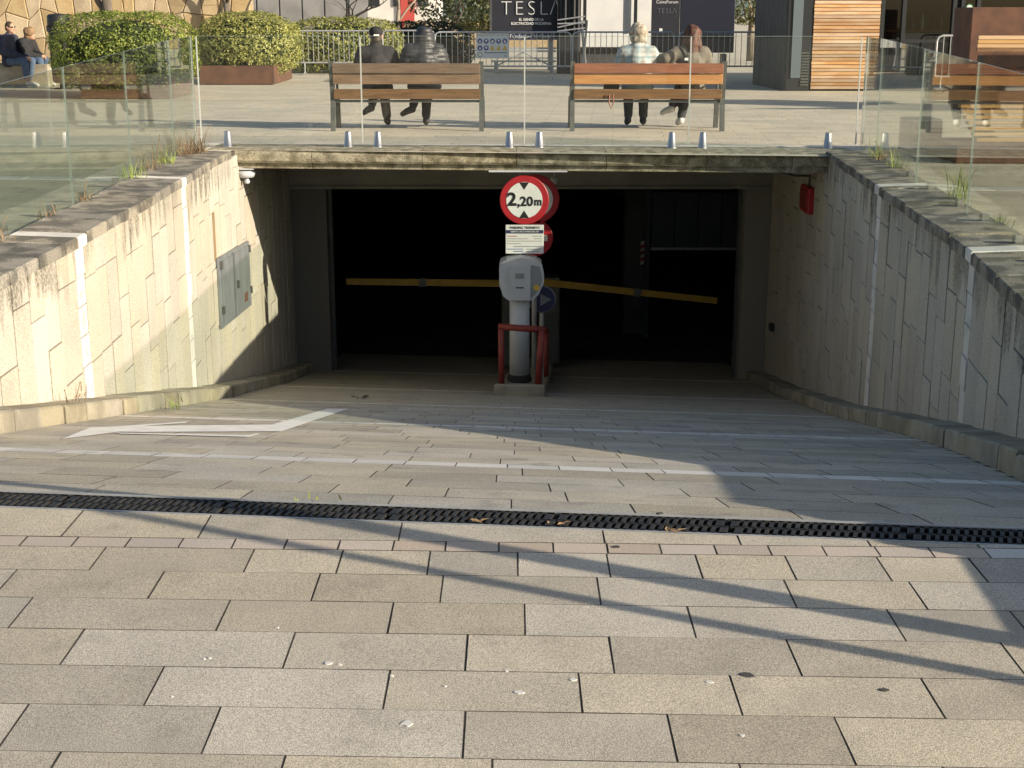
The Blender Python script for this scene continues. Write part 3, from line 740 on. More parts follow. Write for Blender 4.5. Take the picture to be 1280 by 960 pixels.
MB().box((pc.x, 15.73, pc.z), (.05, .05, .2)).build('bracket', GALV, pt)
sg2 = empty('height_limit_sign', (.27, 16.5, -2.8), 'round red rimmed sign half hidden behind the front height limit sign', 'road sign')
c2_ = at(668.5, 249, 16.5)
MB().tube([(c2_.x, 16.56, g(16.5) + .1), (c2_.x, 16.56, -.45)], .03, 12).build('post', GALV, sg2, True)
round_sign(sg2, (c2_.x, 16.5, c2_.z), .285, SIGNRED, SIGNWHITE, .735)
ne = empty('no_entry_sign', (.33, 16.5, -1.2), 'round red sign mostly hidden behind the white parking notice', 'road sign')
c3 = at(664, 297, 16.52); c3.x = c2_.x + .0
round_sign(ne, (c2_.x, 16.5, c3.z), .215, SIGNRED, None)
MB().box((c2_.x, 16.485, c3.z), (.30, .004, .07)).build('bar', SIGNWHITE, ne)
MB().box((c2_.x, 16.53, c3.z), (.07, .03, .05)).build('clamp', GALV, ne)
bl = empty('direction_sign', (.45, 16.7, -1.9), 'round blue sign with a white arrow beside the ticket terminal', 'road sign')
c4 = at(677.5, 374, 16.7)
round_sign(bl, (c4.x, 16.7, c4.z), .165, HATCH, SIGNNAVY, .93)  # navy instead of sign blue: shade put into the colour
MB().prism([(c4.x - .02, 16.682, c4.z + .07), (c4.x + .11, 16.682, c4.z - .0), (c4.x - .02, 16.682, c4.z - .08)], (0, .002, 0)).build('arrow_mark', HATCH, bl)
MB().tube([(c4.x, 16.75, c4.z), (c4.x, 16.75, g(16.75) + .12)], .028, 10).build('post', GALV, bl)
for k, (lab, x0, z0, x1, z1, xc) in enumerate((('level yellow barrier arm closing the lane by the sunlit wall', -.17, 354.5, -2.36, 352, -.05), ('yellow barrier arm sloping down across the lane by the shaded wall', .5, 353.5, 2.97, 376, .48))):
    yb = 20.0 + .25 * k
    bo = empty('parking_barrier', (xc, yb, g(yb) + .1), lab, 'barrier', 'barrier arms in the garage entrance')
    A = Vector((x0 if k else -.05, yb, at(640, z0, yb).z)); B = Vector((x1, yb, at(640, z1, yb).z)); A = A + (A - B).normalized() * .1
    d = (B - A).normalized(); up = Vector((-d.z, 0, d.x)); up = up if up.z > 0 else -up
    MB().prism([A + up * .05, B + up * .045, B - up * .045, A - up * .05], (0, .04, 0)).build('arm', YELLOW, bo)
    mpt = A.lerp(B, .55); MB().prism([mpt + up * .06 - d * .05 - Vector((0, .01, 0)), mpt + up * .06 + d * .05 - Vector((0, .01, 0)), mpt - up * .06 + d * .05 - Vector((0, .01, 0)), mpt - up * .06 - d * .05 - Vector((0, .01, 0))], (0, .06, 0)).build('clamp', STEELD, bo)
    MB().bev((xc + .06, yb + .22, g(yb) + .7), (.32, .34, 1.3), .03).build('cabinet', STEELD, bo)

# ------------------------------------------------------------------ glass railing
def rail_panel(a, b, z0a, z0b, z1a, z1b, label, group, gm=GLASS):
    a, b = Vector((*a, 0)), Vector((*b, 0)); d = (b - a).normalized(); n = Vector((d.y, -d.x, 0)) * .005
    o = empty('glass_panel', (a + b) / 2, label, 'glass panel', group)
    A0, B0, A1, B1 = a + Vector((0, 0, z0a)), b + Vector((0, 0, z0b)), a + Vector((0, 0, z1a)), b + Vector((0, 0, z1b))
    vs_ = [A0 - n, B0 - n, B1 - n, A1 - n, A0 + n, B0 + n, B1 + n, A1 + n]
    mb = MB(); mb.add(vs_, [(0, 1, 2, 3), (7, 6, 5, 4)]); mb.mi = 1; mb.add(vs_, [(3, 2, 6, 7), (1, 5, 6, 2), (4, 0, 3, 7), (4, 5, 1, 0)])
    mb.build('pane', [gm, EDGE], o)
    return o
def fg(px): 
    x = (px - 640) * 16.05 / _F; return (x * 1.0, 16.12 - .03 * x)
def spigot(x, y, o):
    s_ = MB().lathe((x, y, .0), [(.055, 0), (.055, .012), (.05, .015), (.034, .175), (.03, .18)], 18).build('spigot', CHROME, o, True); return s_
fe = [252, 454, 655.5, 858, 1064]; sp = [(285, 436), (473, 637), (674, 838), (876, 1030)]
names = ['front glass railing panel nearest the planters, behind it the left bench end', 'front glass railing panel in front of the left bench and its sitters', 'front glass railing panel between the two benches and over the right bench', 'front glass railing panel nearest the timber clad building']
for i in range(4):
    a, b = fg(fe[i]), fg(fe[i + 1]); e = .006
    o = rail_panel((a[0] + e, a[1]), (b[0] - e, b[1]), .045, .045, 1.215, 1.215, names[i], 'front railing panels')
    for q in sp[i]: x, y = fg(q); spigot(x, y, o)
    if i < 3: MB().box((b[0], b[1], .635), (.014, .012, 1.16)).build('joint_strip', STRIP, o)
    if i == 0: MB().box((a[0], a[1], .635), (.014, .012, 1.16)).build('joint_strip', STRIP, o)
    if i == 3: MB().box((b[0], b[1], .635), (.014, .012, 1.16)).build('joint_strip', STRIP, o)
    MB().box(((a[0] + b[0]) / 2, (a[1] + b[1]) / 2, 1.219), (b[0] - a[0] - .02, .012, .004), math.atan2(b[1] - a[1], b[0] - a[0])).build('top_edge', EDGE, o)
def side(pts, labels, grp, flip):
    for (x0, y0, t0), (x1, y1, t1), lab in zip(pts, pts[1:], labels):
        d = Vector((x1 - x0, y1 - y0)).normalized() * .006
        o = rail_panel((x0 + d.x, y0 + d.y), (x1 - d.x, y1 - d.y), .02, .02, t0, t1, lab, grp, SIDEGLASS)
        for f in (.22, .78):
            xx, yy_ = x0 + (x1 - x0) * f, y0 + (y1 - y0) * f
            MB().box((xx + (.04 if flip else -.04), yy_, .04), (.05, .06, .10)).build('clamp', CHROME, o)
a = fg(252)
side([(a[0] - .03, a[1] - .1, 1.215), (-3.43, 14.6, 1.20), (-3.39, 12.75, 1.135), (-3.36, 10.9, 1.07), (-3.34, 9.0, .99), (-3.33, 7.1, .95)],
     ['narrow left side glass panel at the railing corner by the dry weeds', 'left side glass panel second from the railing corner', 'left side glass panel third from the railing corner', 'left side glass panel fourth from the railing corner', 'left side glass panel cut off by the picture edge'], 'side railing panels above the sunlit wall', False)
a = fg(1064)
side([(a[0] + .03, a[1] - .1, 1.215), (3.70, 14.6, 1.215), (3.49, 12.35, 1.17), (3.33, 10.4, 1.12), (3.15, 8.65, 1.08), (2.98, 7.0, 1.05)],
     ['narrow right side glass panel at the railing corner by the timber building', 'right side glass panel second from the railing corner', 'right side glass panel third from the railing corner', 'right side glass panel fourth from the railing corner', 'right side glass panel cut off by the picture edge'], 'side railing panels above the shaded wall', True)

# ------------------------------------------------------------------ benches
def bench(x0, x1, y, mats, label):
    o = empty('park_bench', ((x0 + x1) / 2, y, 0), label, 'bench', 'benches facing away behind the railing')
    xm, w = (x0 + x1) / 2, x1 - x0
    for x in (x0 + .03, x1 - .03):
        MB().tube([(x, y - .02, 0), (x, y + .06, .42), (x, y - .03, .87)], .001, 4)
        mb = MB()
        for (ya, za), (yb, zb) in (((y - .02, 0), (y + .05, .42)), ((y + .05, .42), (y - .06, .875))):
            mb.prism([(x - .03, ya - .028, za), (x - .03, yb - .028, zb), (x - .03, yb + .028, zb), (x - .03, ya + .028, za)], (.06, 0, 0))
        mb.build('rear_leg', STEELD, o)
        MB().prism([(x - .03, y + .56, 0), (x - .03, y + .61, 0), (x - .03, y + .56, .40), (x - .03, y + .50, .40)], (.06, 0, 0)).build('front_leg', STEELD, o)
        MB().box((x, y + .28, .395), (.055, .50, .045)).build('seat_bearer', STEELD, o)
        MB().tube([(x, y + .0, .62), (x, y + .30, .63), (x, y + .52, .60), (x, y + .54, .40)], .016, 8).build('armrest', STEELD, o)
    for k, (za, zb, yy_) in enumerate(((.728, .852, -.035), (.592, .722, -.005), (.405, .530, .035))):
        MB().bev((xm, y + yy_ - .03, (za + zb) / 2), (w - .09, .035, zb - za), .006).build('back_slat', mats[k], o)
    for k in range(4):
        MB().bev((xm, y + .12 + k * .115, .435), (w - .09, .10, .035), .006).build('seat_slat', mats[2], o)
    MB().box((xm, y + .06, .375), (w - .06, .04, .03)).build('stretcher', STEELD, o)
    return o
bench(-2.32, -.36, 18.5, [WOODB, WOODB, WOODB], 'brown slatted bench holding the two people in black, seen from behind')
bench(.74, 2.72, 18.5, [WOODR, WOODO, WOODB], 'bench with red and orange back slats holding the two women, seen from behind')

# ------------------------------------------------------------------ people
def remeshed(name, caps, vox, m, parent, smooth=5, quilt=None, lump=0., ells=()):
    mb = MB()
    for p0, r0, p1, r1 in caps:
        p0, p1 = Vector(p0), Vector(p1)
        mb.sphere(p0, r0, 12); mb.sphere(p1, r1, 12); mb.tube([p0, p1], [r0, r1], 12)
    for c, sc in ells: mb.sphere(c, 1, 16, sc)
    me = mb.mesh('tmp'); o = bpy.data.objects.new('tmp', me)
    r = o.modifiers.new('r', 'REMESH'); r.mode = 'VOXEL'; r.voxel_size = vox
    s_ = o.modifiers.new('s', 'SMOOTH'); s_.iterations = smooth; s_.factor = .5
    me2 = evaluated(o); bpy.data.meshes.remove(me)
    if quilt or lump:
        for v in me2.vertices:
            d = 0
            if quilt: d += quilt[1] * abs(math.sin(v.co.z * math.pi / quilt[0]))
            if lump: d += lump * noise.noise(v.co * 9) + lump * .5 * noise.noise(v.co * 22)
            v.co += v.normal * d
    me2.polygons.foreach_set('use_smooth', [True] * len(me2.polygons)); me2.materials.clear(); me2.materials.append(m); me2.name = name
    ob = bpy.data.objects.new(name, me2); C.objects.link(ob); ob.parent = parent
    return ob
def plain(mb, name, m, parent, smooth=True):
    ob = bpy.data.objects.new(name, mb.mesh(name, m, smooth)); C.objects.link(ob); ob.parent = parent; return ob
def person(loc, rz, label, group, top, trousers, shoe, J, hair, hairm, coat=.02, quilt=None, topname='jacket', seat=.0, hood=False, bare_hands=True, headrot=0.):
    o = empty('person', loc, label, 'person', group, rz=rz)
    V = {k: Vector(v) for k, v in J.items()}
    hc = V['head']; nk = V['neck']
    hr = Matrix.Rotation(headrot, 3, 'Z')
    def hp(x, y, z): return hc + hr @ Vector((x, y, z))
    caps = [(V['pelvis'], .115, V['chest'], .12), (V['chest'], .12, nk - Vector((0, 0, .06)), .075), (nk - Vector((0, 0, .06)), .055, hc - Vector((0, 0, .06)), .05)]
    for s_ in 'lr':
        caps += [(nk - Vector((0, 0, .05)), .055, V['sh' + s_], .055), (V['sh' + s_], .055, V['el' + s_], .042), (V['el' + s_], .042, V['wr' + s_], .028),
                 (V['pelvis'] + Vector((-.07 if s_ == 'l' else .07, .02, -.01)), .10, V['kn' + s_], .062), (V['kn' + s_], .062, V['an' + s_], .04), (V['an' + s_], .04, V['to' + s_], .03)]
    caps += [(hp(0, .085, -.005), .016, hp(0, .105, -.03), .017), (hp(-.075, 0, -.01), .018, hp(-.082, -.01, .015), .016), (hp(.075, 0, -.01), .018, hp(.082, -.01, .015), .016), (hp(0, .06, -.085), .035, hp(0, .03, -.07), .045)]
    b = remeshed('body', caps, .013, SKIN, o, 3, ells=[(hc, (.076, .094, .112)), (hp(0, .02, -.05), (.062, .075, .07))])
    for s_ in (-1, 1):
        e = MB().sphere(hp(s_ * .032, .082, .008), .011, 8, (1.2, .7, .8)); plain(e, 'eye', SIGNBLACK, b)
    m_ = MB().sphere(hp(0, .088, -.058), .02, 8, (1.1, .5, .3)); plain(m_, 'mouth', LIP, b)
    # clothes
    c = coat
    tc = [(V['pelvis'] + Vector((0, 0, .0)), .135 + c, V['chest'], .14 + c), (V['chest'], .14 + c, nk - Vector((0, 0, .07)), .08 + c), (nk - Vector((0, 0, .07)), .065 + c * .7, nk - Vector((0, -.0, .01)), .062 + c * .6)]
    for s_ in 'lr':
        q = V['sh' + s_]
        tc += [(nk - Vector((0, 0, .06)), .06 + c, q, .062 + c), (q, .064 + c, V['el' + s_], .054 + c), (V['el' + s_], .052 + c, V['wr' + s_], .038 + c * .6), (V['chest'], .11 + c, q, .062 + c),
               (V['pelvis'] + Vector((-.08 if s_ == 'l' else .08, .02, -.02)), .115 + c * .5, V['pelvis'] + Vector((-.08 if s_ == 'l' else .08, .10, -.01)), .10)]
    if hood: tc += [(hc + Vector((0, -.02, -.02)), .125, hc + Vector((0, -.03, .03)), .12), (hc + Vector((0, -.03, -.10)), .12, nk - Vector((0, 0, .04)), .12)]
    remeshed(topname, tc, .016, top, o, 5, quilt, .010)
    lc = []
    for s_ in 'lr':
        sx = Vector((-.08 if s_ == 'l' else .08, .0, -.015))
        kk, an = V['kn' + s_], V['an' + s_]
        lc += [(V['pelvis'] + sx, .115, kk, .08), (kk, .078, an + (kk - an) * .12, .058)]
    remeshed('trousers', lc, .014, trousers, o, 4, None, .006)
    for s_ in 'lr':
        an, to = V['an' + s_], V['to' + s_]; d = (to - an)
        sc_ = [(an + Vector((0, -.02, -.015)), .048, an.lerp(to, .5) + Vector((0, 0, -.0)), .046), (an.lerp(to, .5), .046, to, .036), (an, .046, an + (V['kn' + s_] - an).normalized() * .07, .046)]
        sh_ = remeshed('shoe', sc_, .012, shoe, o, 3)
    # hands with five fingers
    for s_ in 'lr':
        w, e = V['wr' + s_], V['el' + s_]; d = (w - e).normalized(); side = d.cross(Vector((0, 0, 1))).normalized(); dn = side.cross(d).normalized()
        if dn.z > 0: dn = -dn
        th = side if s_ == 'l' else -side
        mb = MB(); mb.sphere(w + d * .05, 1, 10, (.04, .045, .035))
        for k in range(4):
            o_ = side * (-.027 + .018 * k); L_ = (.065, .078, .074, .058)[k if s_ == 'l' else 3 - k]
            p0 = w + d * .07 + o_; p1 = p0 + d * L_ * .55 + dn * .012; p2 = p1 + d * L_ * .25 + dn * L_ * .4
            mb.tube([p0, p1, p2], [.010, .009, .007], 7)
        p0 = w + d * .025 + th * .03; p1 = p0 + d * .03 + th * .022; p2 = p1 + d * .032 + dn * .012
        mb.tube([p0, p1, p2], [.012, .010, .008], 7)
        plain(mb, 'hand', SKIN, o)
    # hair or hat
    if hair == 'cap':
        remeshed('hair', [(hp(0, -.035, -.03), .07, hp(0, -.02, .0), .075)], .012, hairm, o, 3, None, .004)
        cp = remeshed('cap', [], .011, BLACKCL, o, 3, ells=[(hp(0, -.006, .055), (.094, .108, .078))])
        plain(MB().prism([hp(-.07, .07, .045), hp(-.06, .13, .03), hp(0, .16, .024), hp(.06, .13, .03), hp(.07, .07, .045)], (0, 0, .008)), 'peak', BLACKCL, cp, False)
        plain(MB().box(hp(0, -.107, .018), (.07, .006, .022)), 'strap', SIGNWHITE, cp, False)
    elif hair == 'short':
        remeshed('hair', [], .011, hairm, o, 2, None, .006, ells=[(hp(0, -.016, .03), (.088, .096, .098)), (hp(0, -.05, -.02), (.07, .055, .07))])
    elif hair == 'bob':
        remeshed('hair', [], .011, hairm, o, 2, None, .016, ells=[(hp(0, -.02, .035), (.122, .125, .118)), (hp(0, -.045, -.04), (.112, .085, .085))])
    elif hair == 'long':
        remeshed('hair', [(hp(0, -.05, -.02), .10, hp(.01, -.085, -.20), .075), (hp(.06, -.03, -.02), .06, hp(.10, -.06, -.25), .04), (hp(-.06, -.03, -.02), .06, hp(-.07, -.06, -.20), .045), (hp(.03, -.07, -.1), .06, hp(.06, -.10, -.27), .035)], .011, hairm, o, 2, None, .02, ells=[(hp(0, -.012, .03), (.115, .12, .112))])
    return o, V, hp
def pose(**kw):
    J = dict(pelvis=(0, 0, .545), chest=(0, -.02, .84), neck=(0, .0, 1.055), head=(0, .03, 1.175), shl=(-.175, 0, .965), shr=(.175, 0, .965), ell=(-.25, .05, .72), elr=(.25, .05, .72),
             wrl=(-.13, .27, .62), wrr=(.13, .27, .62), knl=(-.10, .42, .50), knr=(.10, .42, .50), anl=(-.10, .46, .10), anr=(.10, .46, .10), tol=(-.11, .62, .045), tor=(.11, .62, .045))
    J.update(kw); return J
BG = 'people sitting on the benches'
YB = 18.78
person((-1.74, YB, 0), R(8), 'person in black coat and black cap sitting on the brown bench', BG, BLACKCL, BLACKCL, SHOED,
       pose(knr=(.10, .40, .50), anr=(.14, .44, .10), tor=(.16, .58, .045), knl=(.02, .42, .60), anl=(-.06, .50, .26), tol=(-.16, .56, .18)), 'cap', HAIRB, .03)
person((-1.13, YB, 0), R(12), 'person in black quilted coat with hood up sitting on the brown bench', BG, PUFF, BLACKCL, SHOED,
       pose(head=(.01, .04, 1.16), knr=(.09, .40, .50), anr=(.08, .44, .10), tor=(.10, .58, .045), knl=(.0, .42, .60), anl=(-.10, .44, .25), tol=(-.23, .48, .17)), 'short', HAIRB, .055, (.065, .016), 'hooded_jacket', hood=True)
def plaid():
    m = mat('plaid_fleece', (.42, .46, .46), (.36, .40, .41), 20, rough=.95, coord='obj', bump=.6, bscale=60)
    nt = m.node_tree; N = nt.nodes; L = nt.links; bs = N['Principled BSDF']; col = bs.inputs['Base Color'].links[0].from_socket
    tc = N.new('ShaderNodeTexCoord')
    for ax, sc_, c, f in (('Z', 2.6, (.20, .32, .36, 1), .75), ('X', 2.4, (.28, .24, .20, 1), .55), ('Z', 5.1, (.62, .60, .56, 1), .35)):
        w = N.new('ShaderNodeTexWave'); w.bands_direction = ax; w.inputs['Scale'].default_value = sc_; L.new(tc.outputs['Object'], w.inputs[0])
        t = N.new('ShaderNodeMapRange'); t.inputs[1].default_value = .45; t.inputs[2].default_value = .75; t.inputs[4].default_value = f; L.new(w.outputs['Fac'], t.inputs[0])
        x = N.new('ShaderNodeMix'); x.data_type = 'RGBA'; L.new(t.outputs[0], x.inputs[0]); L.new(col, x.inputs[6]); x.inputs[7].default_value = c; col = x.outputs[2]
    L.new(col, bs.inputs['Base Color']); return m
person((1.62, YB, 0), R(-3), 'woman with short blond hair in pale blue checked jacket sitting on the bench', BG, plaid(), GREYTR, SHOED,
       pose(head=(0, .035, 1.20), neck=(0, 0, 1.07)), 'bob', HAIRL, .035)
person((2.30, YB, 0), R(6), 'woman with long auburn hair in taupe jacket sitting on the bench', BG, TAUPE, GREYTR, SHOEW,
       pose(head=(.02, .03, 1.19), ell=(-.33, -.04, .90), wrl=(-.50, .06, .84), knr=(.06, .40, .50), anr=(-.01, .44, .10), tor=(-.02, .58, .045), knl=(0, .42, .59), anl=(-.13, .48, .25), tol=(-.24, .54, .18)), 'long', HAIRR, .03, headrot=R(-20))
bg = empty('shoulder_bag', (1.27, 18.75, .36), 'dark bag hanging by the seat beside the blond woman', 'bag')
MB().bev((1.28, 18.72, .52), (.20, .12, .16), .03).build('pouch', BLACKCL, bg)
MB().tube([(1.24, 18.46, .47), (1.235, 18.44, .36), (1.26, 18.43, .29), (1.29, 18.44, .36), (1.29, 18.46, .47)], .009, 7).build('strap', WOODR, bg)
sb = empty('crossbody_strap', (2.2, 18.6, .9), 'black bag strap over the shoulder of the auburn haired woman', 'bag strap')
MB().tube([(2.14, 18.62, 1.045), (2.17, 18.585, 1.0), (2.21, 18.575, .92), (2.24, 18.575, .84), (2.27, 18.57, .74)], .02, 7).build('band', BLACKCL, sb); 
MB().box((2.215, 18.556, .90), (.05, .014, .03), .3).build('buckle', GALV, sb)
LG = 'couple sitting on the stone ledge'
man, V, hp = person((-10.30, 29.95, 0), R(-112), 'man in navy jacket, jeans and sunglasses sitting on the stone ledge', LG, NAVYCL, JEANS, SHOEW,
       pose(head=(0, .07, 1.19), neck=(0, .03, 1.06), wrl=(-.06, .40, .60), wrr=(.06, .42, .60), knl=(-.12, .46, .53), knr=(.12, .46, .53), anl=(-.12, .40, .10), anr=(.10, .50, .10), tol=(-.13, .55, .045), tor=(.11, .66, .045)), 'short', HAIRB, .03)
gl = MB(); 
for s_ in (-1, 1): gl.sphere(hp(s_ * .034, .092, .012), .024, 8, (1.1, .4, .75))
gl.tube([hp(-.08, .0, .018), hp(-.07, .08, .016), hp(.07, .08, .016), hp(.08, 0, .018)], .006, 6)
plain(gl, 'sunglasses', SIGNBLACK, man)
person((-10.12, 30.22, 0), R(-105), 'person with sandy hair in dark jacket leaning on the man on the ledge', LG, BLACKCL, JEANS, SHOEW,
       pose(head=(-.02, .20, 1.06), neck=(0, .13, .98), chest=(0, .06, .80), shl=(-.17, .12, .90), shr=(.17, .12, .90), ell=(-.22, .20, .66), elr=(.22, .22, .66), wrl=(-.06, .42, .62), wrr=(.06, .44, .62), knl=(-.11, .46, .53), knr=(.11, .46, .53)), 'bob', HAIRS, .025)

# ------------------------------------------------------------------ hedges and planters
def foliage(c, half, n, size, seed, power=3., bottom=-1e9):
    rd = random.Random(seed); vs_ = []; fs = []
    c = Vector(c)
    while len(fs) < n:
        d = Vector((rd.gauss(0, 1), rd.gauss(0, 1), rd.gauss(0, 1))).normalized()
        k = (abs(d.x) ** power + abs(d.y) ** power + abs(d.z) ** power) ** (-1 / power)
        lump = 1 + .07 * noise.noise(d * 3.1 + Vector((seed, 0, 0))) + .06 * noise.noise(d * 8 + Vector((0, seed, 0)))
        hole = noise.noise(d * 6.5 + Vector((seed, 5, 1)))
        r = k * lump * (1 - abs(rd.gauss(0, .07)) - (.12 if hole > .33 else 0))
        p = c + Vector((d.x * half[0], d.y * half[1], d.z * half[2])) * r
        if p.z < bottom: continue
        nd = (Vector((d.x / half[0], d.y / half[1], d.z / half[2])).normalized() + Vector((rd.uniform(-1, 1), rd.uniform(-1, 1), rd.uniform(-.6, 1.2))) * .75).normalized()
        t = nd.cross(Vector((rd.uniform(-1, 1), rd.uniform(-1, 1), rd.uniform(-1, 1)))).normalized(); b = nd.cross(t)
        L_ = size * rd.uniform(.7, 1.3); w = L_ * .48; i = len(vs_)
        vs_ += [p - t * L_ * .5, p + b * w * .5 + nd * w * .12, p + t * L_ * .5, p - b * w * .5 + nd * w * .12]
        fs.append((i, i + 1, i + 2, i + 3))
    me = bpy.data.meshes.new('foliage'); me.from_pydata([tuple(v) for v in vs_], [], fs); me.update(); return me
def shrub(c, half, n, size, m, seed, label, group, bottom, power=3., inner=LEAFD):
    o = empty('clipped_shrub', (c[0], c[1], bottom), label, 'shrub', group)
    me = foliage(c, half, n, size, seed, power, bottom); me.materials.append(m); f = link('foliage', me, o); tag(f, kind='stuff')
    mb = MB(); mb.sphere(c, 1, 18, tuple(h * .80 for h in half)); 
    mb.v = [(x, y, max(z, bottom + .02)) for x, y, z in mb.v]
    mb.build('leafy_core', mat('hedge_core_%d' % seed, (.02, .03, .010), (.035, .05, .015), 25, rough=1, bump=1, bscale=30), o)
    mb = MB()
    for k in range(5):
        a = 6.283 * k / 5; mb.tube([(c[0] + .12 * math.cos(a), c[1] + .12 * math.sin(a), .15), (c[0] + half[0] * .5 * math.cos(a), c[1] + half[1] * .5 * math.sin(a), c[2])], [.03, .012], 6)
    mb.build('stem', BARK, o); return o
def planter(x0, x1, y0, y1, h, label, group='corten planters'):
    o = empty('corten_planter', ((x0 + x1) / 2, (y0 + y1) / 2, 0), label, 'planter', group); t = .02
    for nm, c, s_ in (('front_panel', ((x0 + x1) / 2, y0, h / 2 + .02), (x1 - x0, t, h)), ('back_panel', ((x0 + x1) / 2, y1, h / 2 + .02), (x1 - x0, t, h)), ('side_panel', (x0 + t / 2, (y0 + y1) / 2, h / 2 + .02), (t, y1 - y0 - t, h - .003)), ('side_panel', (x1 - t / 2, (y0 + y1) / 2, h / 2 + .02), (t, y1 - y0 - t, h - .003))):
        MB().box(c, s_).build(nm, CORTEN, o)
    MB().box(((x0 + x1) / 2, (y0 + y1) / 2, h - .06), (x1 - x0 - .05, y1 - y0 - .05, .04)).build('soil', BED, o)
    MB().box(((x0 + x1) / 2, (y0 + y1) / 2, .012), (x1 - x0 - .1, y1 - y0 - .1, .02)).build('plinth', STEELD, o)
    return o
# planter 1
planter(-7.6, -5.95, 25.6, 27.2, .42, 'corten planter under the dark green hedge by the litter bin')
shrub((-6.95, 26.3, .80), (1.25, 1.1, .70), 16000, .056, LEAFG, 1, 'dark green clipped laurel hedge beside the litter bin', 'clipped hedges', .16, 3.4)
planter(-6.62, -5.05, 30.9, 33.4, .38, 'low corten planter under the pale variegated shrub')
shrub((-5.75, 32.0, .80), (1.16, 1.25, .72), 18000, .056, LEAFY, 2, 'pale yellow green rounded shrub in the low corten planter', 'clipped hedges', .16, 2.4)
shrub((-4.35, 37.5, .62), (1.55, .9, .76), 11000, .075, LEAFY, 3, 'yellow green hedge behind the crowd barrier and the capped person', 'clipped hedges', .03, 3.2)
shrub((-2.6, 40.5, .55), (1.5, .9, .72), 5000, .10, LEAFD, 4, 'dark shaded hedge behind the hooded person', 'clipped hedges', .03, 3.2)
planter(-3.7, -1.4, 39.5, 41.3, .35, 'corten planter under the dark shaded hedge')

# ------------------------------------------------------------------ bare trees
def tree(base, h, r, seed, m, label, lean=(0, 0), levels=4, group='bare trees by the stone wall', spread=.6, crown=None):
    rd = random.Random(seed); o = empty('bare_tree', base, label, 'tree', group); trunk = MB(); br = MB()
    def grow(p, d, L_, r0, lev, mb):
        pts = [p]; rs = [r0]; n = 4
        for k in range(n):
            d = (d + Vector((rd.uniform(-1, 1), rd.uniform(-1, 1), rd.uniform(-.5, .8))) * (.10 if lev == 0 else .2)).normalized()
            p = p + d * L_ / n; pts.append(p); rs.append(r0 * (1 - .45 * (k + 1) / n))
        mb.tube(pts, rs, 9 if lev == 0 else (6 if lev < 3 else 4))
        if lev < levels:
            for k in range(rd.randint(2, 3) + (1 if lev == 0 else 0)):
                a = rd.uniform(0, 6.283); q = pts[-1] if k < 2 else pts[rd.randint(2, 3)]
                dd = (d * .8 + Vector((math.cos(a), math.sin(a), rd.uniform(.0, .6))) * spread).normalized()
                grow(q, dd, L_ * rd.uniform(.55, .8), rs[-1] * rd.uniform(.55, .85), lev + 1, br)
    grow(Vector(base), Vector((lean[0], lean[1], 1)).normalized(), h, r, 0, trunk)
    trunk.build('trunk', m, o, True); br.build('branches', m, o, True)
    if crown:
        me = foliage(*crown[:5]); me.materials.append(crown[5]); tag(link('crown', me, o), kind='stuff')
    return o
tree((-8.35, 30.4, 0), 1.9, .17, 11, BARK, 'bare tree with thick grey trunk behind the dark green hedge', (.03, 0))
tree((-6.55, 34.2, 0), 1.7, .12, 12, BARK, 'bare tree behind the pale variegated shrub', (.02, .03))
tree((-4.6, 41.0, 0), 1.2, .11, 13, BARKP, 'pale many branched bare tree behind the yellow green hedge', (.0, 0), spread=.9)
tree((-3.5, 45.0, 0), 1.6, .10, 14, BARKP, 'slender bare tree behind the capped person', (0, 0))
tree((-1.95, 47.0, 0), 1.5, .12, 15, BARK, 'dark trunked evergreen tree behind the hooded person', group='evergreen trees in the background', crown=((-1.9, 47, 2.6), (1.5, 1.4, 1.4), 1800, .16, 5, LEAFD))
tree((-.9, 50.0, 0), 1.4, .12, 16, BARK, 'round evergreen tree beside the black banner stand', group='evergreen trees in the background', crown=((-.9, 50, 2.1), (1.4, 1.4, 1.25), 4500, .16, 6, LEAFF))
tree((7.7, 47.0, 0), 1.5, .16, 17, BARKP, 'pale tree in the gap left of the anthracite building', group='evergreen trees in the background', crown=((7.6, 47, 2.6), (.9, .9, 1.5), 2500, .14, 8, LEAFF))

# ------------------------------------------------------------------ ochre stone wall, ledge, bin
sw = empty('stone_wall', (-9, 33.6, 0), 'sunlit ochre stone wall behind the bare trees', 'stone wall')
X0, X1, YW, ZW = -14.5, -6.15, 34.6, 3.4
nx, nz = 22, 7; P = {}
rd = random.Random(5)
for i in range(nx + 1):
    for j in range(nz + 1):
        P[i, j] = Vector((X0 + (X1 - X0) * i / nx + (rd.uniform(-.11, .11) if 0 < i < nx else 0), YW, ZW * j / nz + (rd.uniform(-.13, .13) if 0 < j < nz else 0)))
MB().box(((X0 + X1) / 2, YW + .24, ZW / 2), (X1 - X0, .4, ZW)).build('core', OCHREJ, sw)
for i in range(nx):
    for j in range(nz):
        cs = [P[i, j], P[i + 1, j], P[i + 1, j + 1], P[i, j + 1]]; cc = sum(cs, Vector()) / 4
        cs = [cc + (q - cc) * .972 + Vector((0, rd.uniform(-.012, .012), 0)) for q in cs]
        MB().piece(cs, (0, -1, 0), .06, .018).build('stone', OCHRE, sw)
MB().box(((X0 + X1) / 2, YW + .2, ZW + .05), (X1 - X0, .6, .1)).build('coping', OCHREJ, sw)
lg = empty('stone_ledge', (-11, 30.7, 0), 'low stone seat ledge under the seated couple', 'ledge')
for k in range(4):
    MB().piece([(-14.4 + k * 1.22 + .005, 29.86, .46), (-13.18 + k * 1.22 - .005, 29.86, .46), (-13.18 + k * 1.22 - .005, 30.9, .46), (-14.4 + k * 1.22 + .005, 30.9, .46)], (0, 0, 1), .455, .015).build('ledge_stone', KERB, lg)
